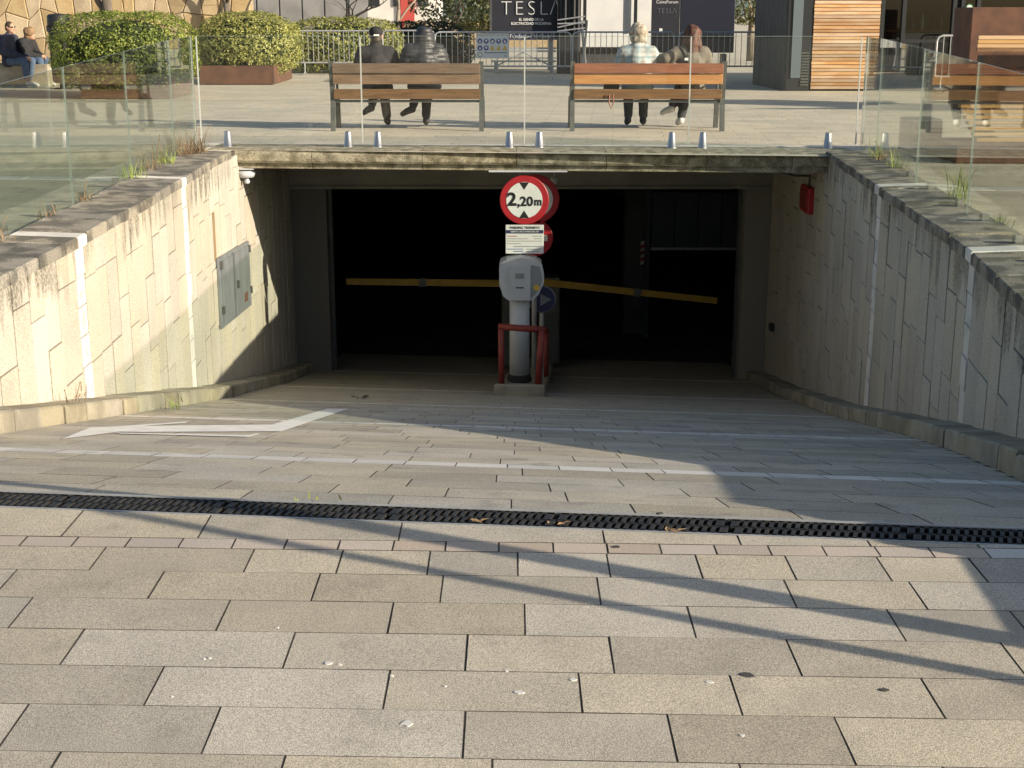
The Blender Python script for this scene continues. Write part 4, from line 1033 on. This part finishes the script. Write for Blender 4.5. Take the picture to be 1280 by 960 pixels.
bn = empty('litter_bin', (-9.02, 29.2, 0), 'black hooded litter bin behind the dark green hedge', 'litter bin')
MB().lathe((-9.02, 29.2, .12), [(.15, 0), (.19, .03), (.205, .95), (.21, 1.02), (.195, 1.03)], 24).build('body', BLACKP, bn, True)
MB().lathe((-9.02, 29.2, 1.22), [(.205, 0), (.215, .02), (.21, .20), (.17, .235), (.02, .25)], 24).build('hood', BLACKP, bn, True)
for a in (.6, 2.2, 3.8, 5.4): MB().box((-9.02 + .19 * math.cos(a), 29.2 + .19 * math.sin(a), 1.18), (.09, .09, .12)).build('hood_post', BLACKP, bn)
MB().lathe((-9.02, 29.2, 0), [(.17, 0), (.17, .02), (.06, .03), (.06, .13)], 20).build('foot', IRON, bn)
gw = empty('grey_building', (-4.5, 44, 0), 'grey rendered building wall in shade behind the bare trees', 'building')
for k in range(7): MB().piece([(-8.6 + k * .62, 42.0 + k * .25, 0.), (-8.0 + k * .62, 42.24 + k * .25, 0.), (-8.0 + k * .62, 42.24 + k * .25, 4.), (-8.6 + k * .62, 42.0 + k * .25, 4.)], (.37, -.93, 0), .2, .02).build('wall_panel', GREYFACE, gw)
MB().box((-6.4, 43.1, 4.05), (4.6, 1.6, .12), R(22)).build('roof_edge', STEELD, gw)
fw = empty('white_building', (-6, 75, 0), 'far white building with a red painted strip', 'building')
MB().box((-6.5, 78, 3), (5.4, 5, 6)).build('wall', FARWHITE, fw)
for k in range(4): MB().box((-8.3 + k * 1.25, 75.46, 2.6), (.55, .08, 1.5)).build('window', FRAME, fw)
MB().box((-5.35, 75.4, 2.4), (.7, .16, 4.2)).build('red_strip', FARRED, fw); MB().box((-6.5, 78, 6.1), (5.7, 5.3, .25)).build('roof', GREYFACE, fw)
far = empty('sea_wall', (0, 66, 0), 'far rough stone sea wall left of the black banner stand', 'stone wall')
for i in range(10):
    for j in range(2):
        x = -4.2 + i * .55 + (.27 if j else 0)
        MB().piece([(x, 64, .42 + j * .36), (x + .53, 64, .42 + j * .36), (x + .53, 64, .76 + j * .36), (x, 64, .76 + j * .36)], (0, -1, 0), .3, .03).build('stone', OCHRE, far)
MB().box((-1.2, 64.4, .6), (7, .6, 1.15)).build('core', OCHREJ, far)
fn = empty('iron_fence', (-2, 55, 0), 'black iron railing fence in front of the far sea wall', 'fence')
for k in range(22): MB().box((-3.4 + k * .14, 55, .55), (.03, .03, 1.0)).build('baluster', IRON, fn)
for z in (.14, 1.02): MB().box((-1.93, 55, z), (3.1, .05, .05)).build('rail', IRON, fn)
hl = MB(); n = 60
for k in range(n + 1):
    x = -500 + 1000 * k / n; z = 14 + 22 * (noise.noise((k * .16, 2.3, 0)) + .35) 
    hl.v += [(x, 900, -2), (x, 905 + 10, max(3, z))]
    if k: hl.f.append((2 * k - 2, 2 * k, 2 * k + 1, 2 * k - 1)); hl.m.append(0)
n0 = len(hl.v)
for k in range(n + 1):
    x = -500 + 1000 * k / n; hl.v.append((x, 1100, -2))
    if k: hl.f.append((2 * k - 1, 2 * k + 1, n0 + k, n0 + k - 1)); hl.m.append(0)
tag(hl.build('hills', HILL), kind='structure')

# ------------------------------------------------------------------ crowd barriers
def crowd_barrier(x0, x1, y0, y1, label):
    o = empty('crowd_barrier', ((x0 + x1) / 2, (y0 + y1) / 2, 0), label, 'crowd barrier', 'steel crowd barriers across the plaza')
    a, b = Vector((x0, y0, 0)), Vector((x1, y1, 0)); d = (b - a).normalized(); n = Vector((-d.y, d.x, 0)); zt, zb = 1.06, .30; r = .10
    up = lambda p, z: p + Vector((0, 0, z))
    path = [up(a, zb), up(a, zt - r), up(a + d * r * .3, zt - r * .3), up(a + d * r, zt), up(b - d * r, zt), up(b - d * r * .3, zt - r * .3), up(b, zt - r), up(b, zb), up(a, zb)]
    MB().tube(path, .02, 8).build('frame', GALV, o)
    L_ = (b - a).length; k = int(L_ / .125)
    for i in range(1, k):
        p = a + d * L_ * i / k; MB().tube([up(p, zb), up(p, zt)], .008, 5).build('bar', GALV, o)
    for f in (.13, .87):
        p = a + d * L_ * f
        MB().tube([up(p, zb), p + n * .0 + Vector((0, 0, .08)), p - n * .28 + Vector((0, 0, .012))], .016, 6).build('foot', GALV, o)
        MB().tube([p + Vector((0, 0, .08)), p + n * .28 + Vector((0, 0, .012))], .016, 6).build('foot', GALV, o)
    return o
for k, (p0, p1, Y, lab) in enumerate(((372, 478, 36.0, 'crowd barrier behind the capped person, in front of the yellow hedge'), (482, 545, 36.6, 'crowd barrier between capped and hooded person, by the dark hedge'), (546, 712, 33.4, 'crowd barrier carrying the safety sign between the benches'), (714, 838, 33.4, 'crowd barrier behind the blond woman in front of the white tent'),
                                      (844, 962, 33.4, 'crowd barrier behind the auburn haired woman'))):
    crowd_barrier((p0 - 640) * Y * .995 / _F * 1.0, (p1 - 640) * Y * .995 / _F, Y, Y, lab)
crowd_barrier(7.6, 9.4, 44.0, 44.3, 'pale crowd barrier far off in the gap left of the anthracite building')
# safety sign on the barrier
ss_ = empty('safety_sign', (-.4, 33.3, .6), 'white safety notice with blue and yellow symbols tied on the crowd barrier', 'safety sign')
a, b = at(595, 42, 33.33), at(636, 73, 33.33); w, h = b.x - a.x, a.z - b.z; cc = Vector(((a.x + b.x) / 2, 33.33, (a.z + b.z) / 2))
MB().bev(cc, (w, .01, h), .003).build('board', mat('sign_pale_blue', (.52, .58, .64), rough=.5), ss_)
text('lettering', 'ES OBLIGATORIO EL USO DE', .058, (cc.x, 33.322, cc.z + h * .42), SIGNBLACK, ss_, .001)
for r_ in range(2):
    for k in range(5):
        x = cc.x - w * .38 + k * w * .19; z = cc.z + h * (.20 if r_ == 0 else -.08)
        if r_ == 1 and k > 1: MB().prism([(x - .06, 33.32, z - .05), (x + .06, 33.32, z - .05), (x, 33.32, z + .065)], (0, .003, 0)).build('warning_mark', SIGNYEL, ss_)
        else:
            d_ = MB().lathe((x, 33.322, z), [(.058, 0), (.058, .003)], 18, 'Y').build('symbol_disc', SIGNBLUE, ss_)
            MB().box((x, 33.317, z + (.01 if k % 2 else -.01)), (.03 + .01 * (k % 3), .002, .045)).build('symbol_mark', SIGNWHITE, d_)
MB().lathe((cc.x - w * .38, 33.322, cc.z - h * .35), [(.052, 0), (.052, .003)], 18, 'Y').build('symbol_disc', SIGNBLACK, ss_)
MB().lathe((cc.x - w * .38, 33.318, cc.z - h * .35), [(.04, 0), (.04, .003)], 18, 'Y').build('symbol_mark', SIGNWHITE, ss_)
MB().box((cc.x + w * .1, 33.323, cc.z - h * .27), (w * .7, .002, .016)).build('text_line', SIGNBLACK, ss_)
MB().box((cc.x + w * .40, 33.323, cc.z - h * .40), (.03, .002, .03)).build('text_line', SIGNNAVY, ss_)

# ------------------------------------------------------------------ exhibition stand
YX = 37.0
ex = empty('exhibition_container', (.5, 38, .0), 'black exhibition stand box with thin white capital lettering', 'exhibition stand')
a, b = at(612, 0, YX), at(697, 42, YX)
MB().box(((a.x + b.x) / 2, YX + 1.3, (b.z + 3.6) / 2), (b.x - a.x, 2.6, 3.6 - b.z)).build('box', EXPO, ex)
MB().box(((a.x + b.x) / 2, YX - .012, b.z + .03), (b.x - a.x + .04, .03, .06)).build('lower_trim', STEELD, ex)
MB().box((a.x + .03, YX - .012, 2.2), (.05, .03, 2.7)).build('corner_trim', STEELD, ex)
t0 = at(664, 11, YX)
for ch, px in (('T', 633), ('E', 649), ('S', 664.5), ('L', 679.5), ('Λ', 694.5)):
    p = at(px, 11, YX)
    text('letter', ch, .50, (p.x, YX - .02, p.z), SIGNWHITE, ex, .003, bold=-.012)
text('lettering', 'EL GENIO DE LA', .085, (at(664, 24.5, YX).x, YX - .015, at(664, 24.5, YX).z), SIGNWHITE, ex, .002, bold=.002)
text('lettering', 'ELECTRICIDAD MODERNA', .085, (at(664, 29.5, YX).x, YX - .015, at(664, 29.5, YX).z), SIGNWHITE, ex, .002, bold=.002)
for x in (a.x + .15, b.x - .15):
    for y in (YX + .15, YX + 2.3): MB().box((x, y, b.z / 2), (.08, .08, b.z)).build('leg', GALV, ex)
for z in (.55, .62, .30): MB().box(((a.x + b.x) / 2, YX + .02, z), (b.x - a.x - .06, .04, .045)).build('rail', GALV, ex)
MB().tube([(a.x + .1, YX + .05, .15), ((a.x + b.x) / 2, YX + .05, .52)], .02, 6).build('brace', GALV, ex); MB().tube([(b.x - .1, YX + .05, .15), ((a.x + b.x) / 2, YX + .05, .52)], .02, 6).build('brace', GALV, ex)
text('lettering', 'Fundación "la Caixa"', .13, (at(664, 45.5, YX).x, YX - .03, at(664, 45.5, YX).z), SIGNWHITE, ex, .002)
MB().box((at(664, 45.5, YX).x, YX - .012, at(664, 45.5, YX).z), (1.5, .02, .17)).build('blue_band', SIGNNAVY, ex)
cf = empty('fabric_drape', (1.4, 37.2, 0), 'charcoal fabric drape gathered beside the black exhibition box', 'drape')
a, b = at(697, 0, 36.7), at(726, 40, 36.7); mb = MB(); n = 26; pr = []
for k in range(n + 1):
    x = a.x + (b.x - a.x) * k / n; pr.append((x, 36.7 + .05 * math.sin(k * 1.3) + .03 * math.sin(k * .6)))
mb.add([(x, y, z) for z in (b.z, 3.5) for x, y in pr] + [(x, y + .1, z) for z in (b.z, 3.5) for x, y in pr], [(k, k + 1, n + 2 + k, n + 1 + k) for k in range(n)] + [(2 * n + 2 + k + 1, 2 * n + 2 + k, 3 * n + 3 + k, 3 * n + 4 + k) for k in range(n)])
mb.build('cloth', EXPO2, cf, True)
for k in range(4): MB().tube([(a.x, 36.6, b.z + .02 + k * .09), (b.x + .1, 36.58, b.z + .10 + k * .06 + (.1 if k % 2 else 0))], .018, 6).build('cable', GALV, cf)
MB().bev(((a.x + b.x) / 2, 36.95, b.z / 2), (b.x - a.x, .4, b.z), .03).build('lower_case', BLACKP, cf)
tn = empty('white_tent', (3, 38.5, 0), 'white tent wall with black poles behind the blond woman', 'tent')
a, b = at(724, 0, 38.2), at(816, 48, 38.2)
MB().piece([(a.x, 38.2, .62), (b.x, 38.2, .62), (b.x, 38.2, 3.4), (a.x, 38.2, 3.4)], (0, -1, 0), .05, .01).build('side_wall', TENT, tn)
for px in (731, 794.5):
    p = at(px, 10, 38.1); MB().box((p.x, 38.1, (1.05 + 3.4) / 2), (.085, .06, 2.35)).build('pole', FRAME, tn)
for px, x2 in ((727, 732), (735, 728)):
    MB().tube([(at(px, 0, 38).x, 38.0, 1.3), (at(x2, 70, 38).x, 38.0, .1)], .035, 8).build('leg', TENT, tn)
MB().box(((a.x + b.x) / 2, 38.7, .32), (b.x - a.x, .5, .6)).build('base', EXPO2, tn)
for k in range(4): MB().lathe((a.x + .7 + k * .25, 38.3, .62), [(.05, 0), (.05, .10), (.02, .14)], 10).build('weight', BLACKP, tn)
bp = empty('banner_wall', (4.6, 36, 0), 'dark navy exhibition panel behind the auburn haired woman', 'banner panel')
a, b = at(815, 0, 36.2), at(917, 66, 36.2)
for k in range(2):
    x0, x1 = (a.x, a.x + (b.x - a.x) * .34) if k == 0 else (a.x + (b.x - a.x) * .345, b.x)
    MB().bev(((x0 + x1) / 2, 36.25, (b.z + 3.5) / 2), (x1 - x0, .08, 3.5 - b.z), .01).build('panel', EXPO if k == 0 else mat('navy_panel', (.012, .015, .03), rough=.5), bp)
q = at(834, 2.5, 36.2); text('lettering', 'CaixaForum', .11, (q.x, 36.2, q.z), SIGNWHITE, bp, .002)
q = at(834, 14, 36.2)
for ch, px in zip('TESLΛ', (824, 828.8, 833.8, 838.5, 843.2)):
    p = at(px, 14, 36.2); text('letter', ch, .17, (p.x, 36.2, p.z), mat('faint_letter', (.16, .16, .18), rough=.6) if 'faint_letter' not in MATS else MATS['faint_letter'], bp, .002, bold=-.003)
q = at(826, 37.5, 36.2); MB().box((q.x, 36.2, q.z), (.08, .006, .08)).build('emblem', SIGNWHITE, bp)
for px in (822, 905):
    p = at(px, 60, 36.3); MB().box((p.x, 36.4, .25), (.1, .5, .5)).build('stand_foot', STEELD, bp)

# ------------------------------------------------------------------ building on the right
bd = empty('cafe_building', (8, 30, 0), 'low building with anthracite cladding, timber battens and black framed glazing', 'building')
BH = 3.0; YB_ = 28.4
def bx(px): return (px - 640) * YB_ * 1.0 / _F * .995
x0, x1, x2, x3, x4 = bx(944), bx(976), bx(1006), bx(1089), bx(1222)
for k in range(9):
    f = (k + .5) / 9; xs0 = at(944, 60, 31.2).x; MB().bev((xs0 + (x1 - xs0) * f, 31.2 + (YB_ - 31.2) * f, BH / 2), (.07, .30, BH), .012, math.atan2(xs0 - x1, 31.2 - YB_) * -1).build('cladding_board', DKCLAD, bd)
MB().box((x1 + .62, YB_ + 2.0, BH / 2), (1.1, 3.4, BH - .02)).build('side_block', DKCLAD, bd)
MB().box(((x1 + x2) / 2, YB_ + .04, BH / 2), (x2 - x1 - .006, .1, BH)).build('door_pier', FRAME, bd)
MB().box(((x1 + x2) / 2 - .05, YB_ - .02, BH / 2 + .1), (.19, .03, BH - .3)).build('door_panel', SLATEB, bd)
for k in range(12): MB().box((x2 - .11, YB_ - .02, .12 + k * .055), (.15, .03, .03)).build('vent_slat', STEELD, bd)
n = 44
for k in range(n):
    z = .04 + k * .067
    MB().box(((x2 + x3) / 2 + random.uniform(-.004, .004), YB_ + random.uniform(-.006, .006), z + .028), (x3 - x2 - .04, .05, .056)).build('batten', CEDAR, bd)
MB().box(((x2 + x3) / 2, YB_ + .07, BH / 2), (x3 - x2, .06, BH)).build('batten_backing', FRAME, bd)
for px in (1091, 1117, 1178, 1188, 1207): MB().box((bx(px) , YB_ + .05, BH / 2), (.075, .12, BH)).build('mullion', FRAME, bd)
for z in (.08, .95, 2.4): MB().box(((x3 + x4) / 2 + .06, YB_ + .08, z), (x4 - x3 - .02, .07, .06 if z > .1 else .16)).build('transom', FRAME, bd)
for a, b in ((1093, 1117), (1118, 1177), (1189, 1206), (1208, 1300)):
    MB().box(((bx(a) + bx(b)) / 2, YB_ + .06, BH / 2), (bx(b) - bx(a), .012, BH - .02)).build('pane', SHOPGLASS, bd)
MB().box((11.5, YB_ + 4.2, BH / 2), (11, .1, BH)).build('inner_wall', GREYFACE, bd)
MB().box((10.8, YB_ + 2.2, BH + .1), (12.2, 5.2, .25)).build('roof', STEELD, bd)
MB().box((16.8, YB_ + 2.2, BH / 2), (.2, 5.0, BH)).build('end_wall', DKCLAD, bd)
MB().box((14.2, YB_ + .06, BH / 2), (5.2, .1, BH - .01)).build('front_wall', DKCLAD, bd)
cv = empty('counter', (9, 31, 0), 'dark bar counter inside the glazed building', 'counter')
MB().bev((9.2, YB_ + 2.4, .55), (2.6, .5, 1.1), .02).build('front', EXPO2, cv); MB().bev((9.2, YB_ + 2.4, 1.12), (2.8, .6, .05), .01).build('top', WOODB, cv)
for k in range(9): MB().lathe((8.2 + k * .2, YB_ + 2.4, 1.145), [(.035, 0), (.035, .18), (.014, .24), (.014, .32)], 10).build('bottle', [BLACKP, HATCH, SIGNWHITE][k % 3], cv)
ls = empty('round_sign', (10, YB_ + .3, 1.9), 'small round green and white sign in the shop window', 'sign')
q = at(1212, 10, YB_ - .05)
MB().lathe((q.x, YB_ - .02, q.z), [(.075, 0), (.075, .01)], 20, 'Y').build('rim', mat('sign_green', (.08, .24, .10), rough=.5), ls)
MB().lathe((q.x, YB_ - .034, q.z), [(.055, 0), (.055, .004)], 20, 'Y').build('face', SIGNWHITE, ls)
crowd_barrier(bx(1150) , bx(1208), YB_ - .5, YB_ - .5, 'crowd barrier added for the reflection in the glazed shop front')  # added barrier stands in for one mirrored in the glazing

# corten seat screen
cs_ = empty('corten_screen', (8.4, 23, 0), 'tall rusty corten steel box with a perforated lower panel at the right', 'corten screen')
YC = 22.5; p0, p1 = at(1217, 9, YC), at(1300, 110, YC)
MB().bev(((p0.x + p1.x) / 2 + .3, YC + .5, p0.z / 2), (p1.x - p0.x + .6, .9, p0.z), .012).build('box', CORTEN, cs_)
pp0, pp1 = at(1229, 68, YC - .5), at(1300, 118, YC - .5); nn = 22; holes = MB()
hs_ = .042; W_ = pp1.x - pp0.x; H_ = pp0.z - pp1.z; cols_, rows_ = int(W_ / hs_), int(H_ / (hs_ * .75))
mb = MB()
for i in range(cols_):
    for j in range(rows_):
        cx_ = pp0.x + (i + .5 + (.5 if j % 2 else 0)) * hs_; cz_ = pp0.z - (j + .5) * hs_ * .75; r_ = .0125
        o4 = [(cx_ - hs_ / 2, cz_ - hs_ * .375), (cx_ + hs_ / 2, cz_ - hs_ * .375), (cx_ + hs_ / 2, cz_ + hs_ * .375), (cx_ - hs_ / 2, cz_ + hs_ * .375)]
        i4 = [(cx_ - r_, cz_ - r_), (cx_ + r_, cz_ - r_), (cx_ + r_, cz_ + r_), (cx_ - r_, cz_ + r_)]
        yv = YC - .5
        mb.add([(x, yv, z) for x, z in o4 + i4], [(0, 1, 5, 4), (1, 2, 6, 5), (2, 3, 7, 6), (3, 0, 4, 7)])
mb.build('perforated_panel', CORTEN, cs_)
MB().box(((pp0.x + pp1.x) / 2, YC - .22, (pp0.z + pp1.z) / 2), (W_ - .02, .02, H_ - .04)).build('backing', DARK, cs_)
bb = empty('slat_backrest', (8.4, 21.7, .9), 'wooden slat seat back in front of the rusty corten box', 'seat back')
for k in range(4):
    z = at(1240, 44.5 + k * 5.2, 21.6).z; xa_, xb_ = at(1223, 50, 21.6).x, 9.4
    MB().bev(((xa_ + xb_) / 2, 21.62 + k * .012, z - .028), (xb_ - xa_, .04, .056), .006).build('slat', WOODB if k == 3 else LOUNGE, bb)
for x in (8.0, 9.2): MB().box((x, 21.72, .55), (.06, .06, 1.1)).build('post', STEELD, bb)
lo = empty('wooden_lounger', (5.3, 15.4, 0), 'pale wooden slatted lounger on a dark plinth seen through the right glass', 'lounger')
YL = 14.35
MB().bev((5.62, YL + .55, .09), (2.35, 1.05, .17), .01).build('plinth', CORTEN, lo)
MB().bev((4.46, YL + 1.4, .18), (.34, .5, .36), .02).build('end_block', STEELD, lo)
for k in range(7):
    f = k / 6; MB().bev((5.75, YL + .42 + f * .62, .205 + f * .30), (2.0, .105, .035), .006).build('slat', LOUNGE, lo)
for x in (4.95, 6.6): MB().prism([(x, YL + .35, .17), (x, YL + 1.1, .17), (x, YL + 1.1, .48), (x, YL + .37, .185)], (.05, 0, 0)).build('bearer', STEELD, lo)

# ------------------------------------------------------------------ just outside the picture: what throws the near shadows
gb = empty('shadow_block', (2.6, 3.6, 0), 'unseen granite blocks added to throw the near shadow at the ramp head, just right of the picture', 'shadow block')  # unseen blocks added, heights shaped to throw the near shadow
for y0_, y1_, h0_, h1_ in ((2.55, 3.10, .43, .43), (3.11, 3.63, .50, .50), (3.64, 4.6, .50, .26), (4.61, 5.6, .255, .02)):
    mb = MB(); xa_ = 2.32 + (y0_ - 2.42) * .06; xb_ = 2.32 + (y1_ - 2.42) * .06
    mb.add([(xa_, y0_, 0.002), (xa_ + .6, y0_, .002), (xb_ + .6, y1_, .002), (xb_, y1_, .002), (xa_, y0_, h0_), (xa_ + .6, y0_, h0_), (xb_ + .6, y1_, h1_), (xb_, y1_, h1_)], [(3, 2, 1, 0), (4, 5, 6, 7), (0, 1, 5, 4), (1, 2, 6, 5), (2, 3, 7, 6), (3, 0, 4, 7)])
    mb.build('block', GRANITE, gb)
def post(x, y, h, r, label, top):
    o = empty('lamp_post' if top else 'sign_post', (x, y, 0), label, 'lamp post' if top else 'sign post')
    MB().tube([(x, y, 0), (x, y, h)], [r, r * .9], 14).build('pole', STEELD, o, True)
    MB().lathe((x, y, 0), [(r * 2.2, 0), (r * 2.2, .015), (r * 1.3, .03)], 16).build('base', STEELD, o)
    if top: MB().lathe((x, y, h), [(r, 0), (.16, .05), (.18, .3), (.05, .38)], 18).build('lantern', TERMW, o, True)
    else: MB().lathe((x, y, h), [(r, 0), (r * 1.4, .01), (r * .6, .04)], 12).build('cap', BLACKP, o)
post(2.95, 3.102 - .48 * (2.95 - 1.211), 4.0, .043, 'slim lamp post outside the picture whose long shadow crosses the paving', True)
post(2.95, 2.895 - .48 * (2.95 - 1.139), 1.5, .026, 'thin sign post outside the picture whose shadow crosses the paving', False)

# ------------------------------------------------------------------ weeds, leaves
def weed(x, y, z, h, n, m, label, spread=.5, seed=0):
    rd = random.Random(seed); o = empty('weed', (x, y, z), label, 'weed', 'weeds growing along the coping'); mb = MB()
    for k in range(n):
        a = rd.uniform(0, 6.283); L_ = h * rd.uniform(.25, 1.1); sp_ = rd.uniform(.15, spread * 1.5)
        b0 = Vector((x + rd.gauss(0, .035), y + rd.gauss(0, .10), z)); d = Vector((math.cos(a) * sp_, math.sin(a) * sp_, 1)).normalized()
        p1 = b0 + d * L_ * .55; p2 = p1 + (d + Vector((math.cos(a), math.sin(a), -.3)) * sp_).normalized() * L_ * .45
        w = Vector((-math.sin(a), math.cos(a), 0)) * rd.uniform(.002, .005)
        mb.add([b0 - w, b0 + w, p1 + w * .8, p1 - w * .8, p2], [(0, 1, 2, 3), (3, 2, 4)])
    mb.build('blades', m, o); mb = MB()
    if m == SPROUT: return o
    for k in range(max(2, n // 12)):
        a = rd.uniform(0, 6.283); yb_ = y + rd.gauss(0, .1); p1 = Vector((x + math.cos(a) * h * .4, yb_ + math.sin(a) * h * .4, z + h * rd.uniform(.6, 1.15)))
        mb.tube([(x, yb_, z), tuple(p1)], .0022, 4); mb.sphere(p1, .006, 6)
    mb.build('stalk', DRY, o)
lx = lambda y: wx(LW, y) - CW - .0
weed(lx(14.9) + .1, 14.9, .03, .34, 90, DRY, 'big dry brown weed tuft at the left railing corner', .9, 1)
weed(lx(15.1) + .18, 15.15, .03, .28, 70, DRY, 'dry brown weed tuft right beside the left railing corner spigot', .9, 2)
weed(lx(14.0) + .08, 14.0, .03, .24, 40, SPROUT, 'green sprout between dry weeds on the sunlit coping', .6, 3)
weed(lx(13.4) + .05, 13.4, .03, .32, 30, DRY, 'tall thin dry stalks on the sunlit coping', .35, 4)
weed(lx(12.7) + .04, 12.7, .03, .22, 34, SPROUT, 'green sprout by the white coping stripe on the sunlit wall', .5, 5)
weed(lx(11.2) + .02, 11.2, .03, .14, 22, DRY, 'small dry weed halfway along the sunlit coping', .6, 6)
weed(lx(10.2) + .02, 10.2, .03, .12, 20, DRY, 'low dry weed near the bare end of the sunlit coping', .8, 7)
weed(lx(9.1) + .02, 9.1, .03, .17, 20, DRY, 'dry weed beside the nearest white coping stripe on the left', .5, 8)
rxx = lambda y: wx(RW, y) + CW
weed(rxx(14.6) - .06, 14.6, .03, .28, 50, SPROUT, 'green weed at the right railing corner', .6, 9)
weed(rxx(14.2) - .05, 14.25, .03, .22, 60, DRY, 'dry weed tuft at the right railing corner', .9, 10)
weed(rxx(13.5) - .04, 13.6, .03, .24, 44, SPROUT, 'yellow green weed just past the right railing corner', .7, 11)
weed(rxx(11.2) + .0, 11.2, .03, .34, 46, SPROUT, 'tall yellow green weed halfway along the shaded coping', .35, 12)
weed(rxx(9.8) + .0, 9.9, .03, .12, 24, SPROUT, 'low green weed on the shaded coping by the glass', .8, 13)
weed(-2.72, 8.55, g(8.25) + .115, .12, 18, DRY, 'small dead weed at the foot of the sunlit wall', .7, 14)
weed(-2.55, 10.4, g(10.1) + .0, .16, 26, SPROUT, 'small green weed in the gutter by the left kerb', .8, 15)
p = onz(385, 632); weed(p.x, p.y + .01, -.01, .035, 12, SPROUT, 'tiny green weed by the drain grate', .9, 16)
def litter(px, py, z, label, s_, seed):
    rd = random.Random(seed); p = onz(px, py, z); o = empty('fallen_leaf', (p.x, p.y, z), label, 'leaf', 'dead leaves on the drain')
    for k in range(3):
        c = Vector((p.x + rd.uniform(-.03, .03), p.y + rd.uniform(-.012, .012), z + .002)); a = rd.uniform(0, 6.28); d = Vector((math.cos(a), math.sin(a), .1)) * s_; e = Vector((-math.sin(a), math.cos(a), .25)) * s_ * .4
        MB().add([c - d, c + e, c + d, c - e + Vector((0, 0, .006))], [(0, 1, 2), (0, 2, 3)]).build('blade', DEADLEAF, o)
litter(601, 652, .014, 'dead leaf on the drain grate near the middle', .022, 1); litter(697, 655, .014, 'pale dead leaf on the drain grate below the terminal', .016, 2); litter(848, 664, .014, 'dead leaf scrap on the drain grate right of the middle', .024, 3)
p = onramp(450, 498); q = S(p[0], p[1], .01)
dl_ = empty('leaf_clump', q, 'small dark clump of leaves on the ramp left of the island', 'leaf clump')
for k in range(9):
    c = q + Vector((random.uniform(-.09, .09), random.uniform(-.05, .05), .004)); a = random.uniform(0, 6.28); d = Vector((math.cos(a), math.sin(a), .15)) * .035; e = Vector((-math.sin(a), math.cos(a), .35)) * .018
    MB().add([c - d, c + e, c + d, c - e], [(0, 1, 2), (0, 2, 3)]).build('blade', BED, dl_)

bpy.data.scenes.remove(TMP)
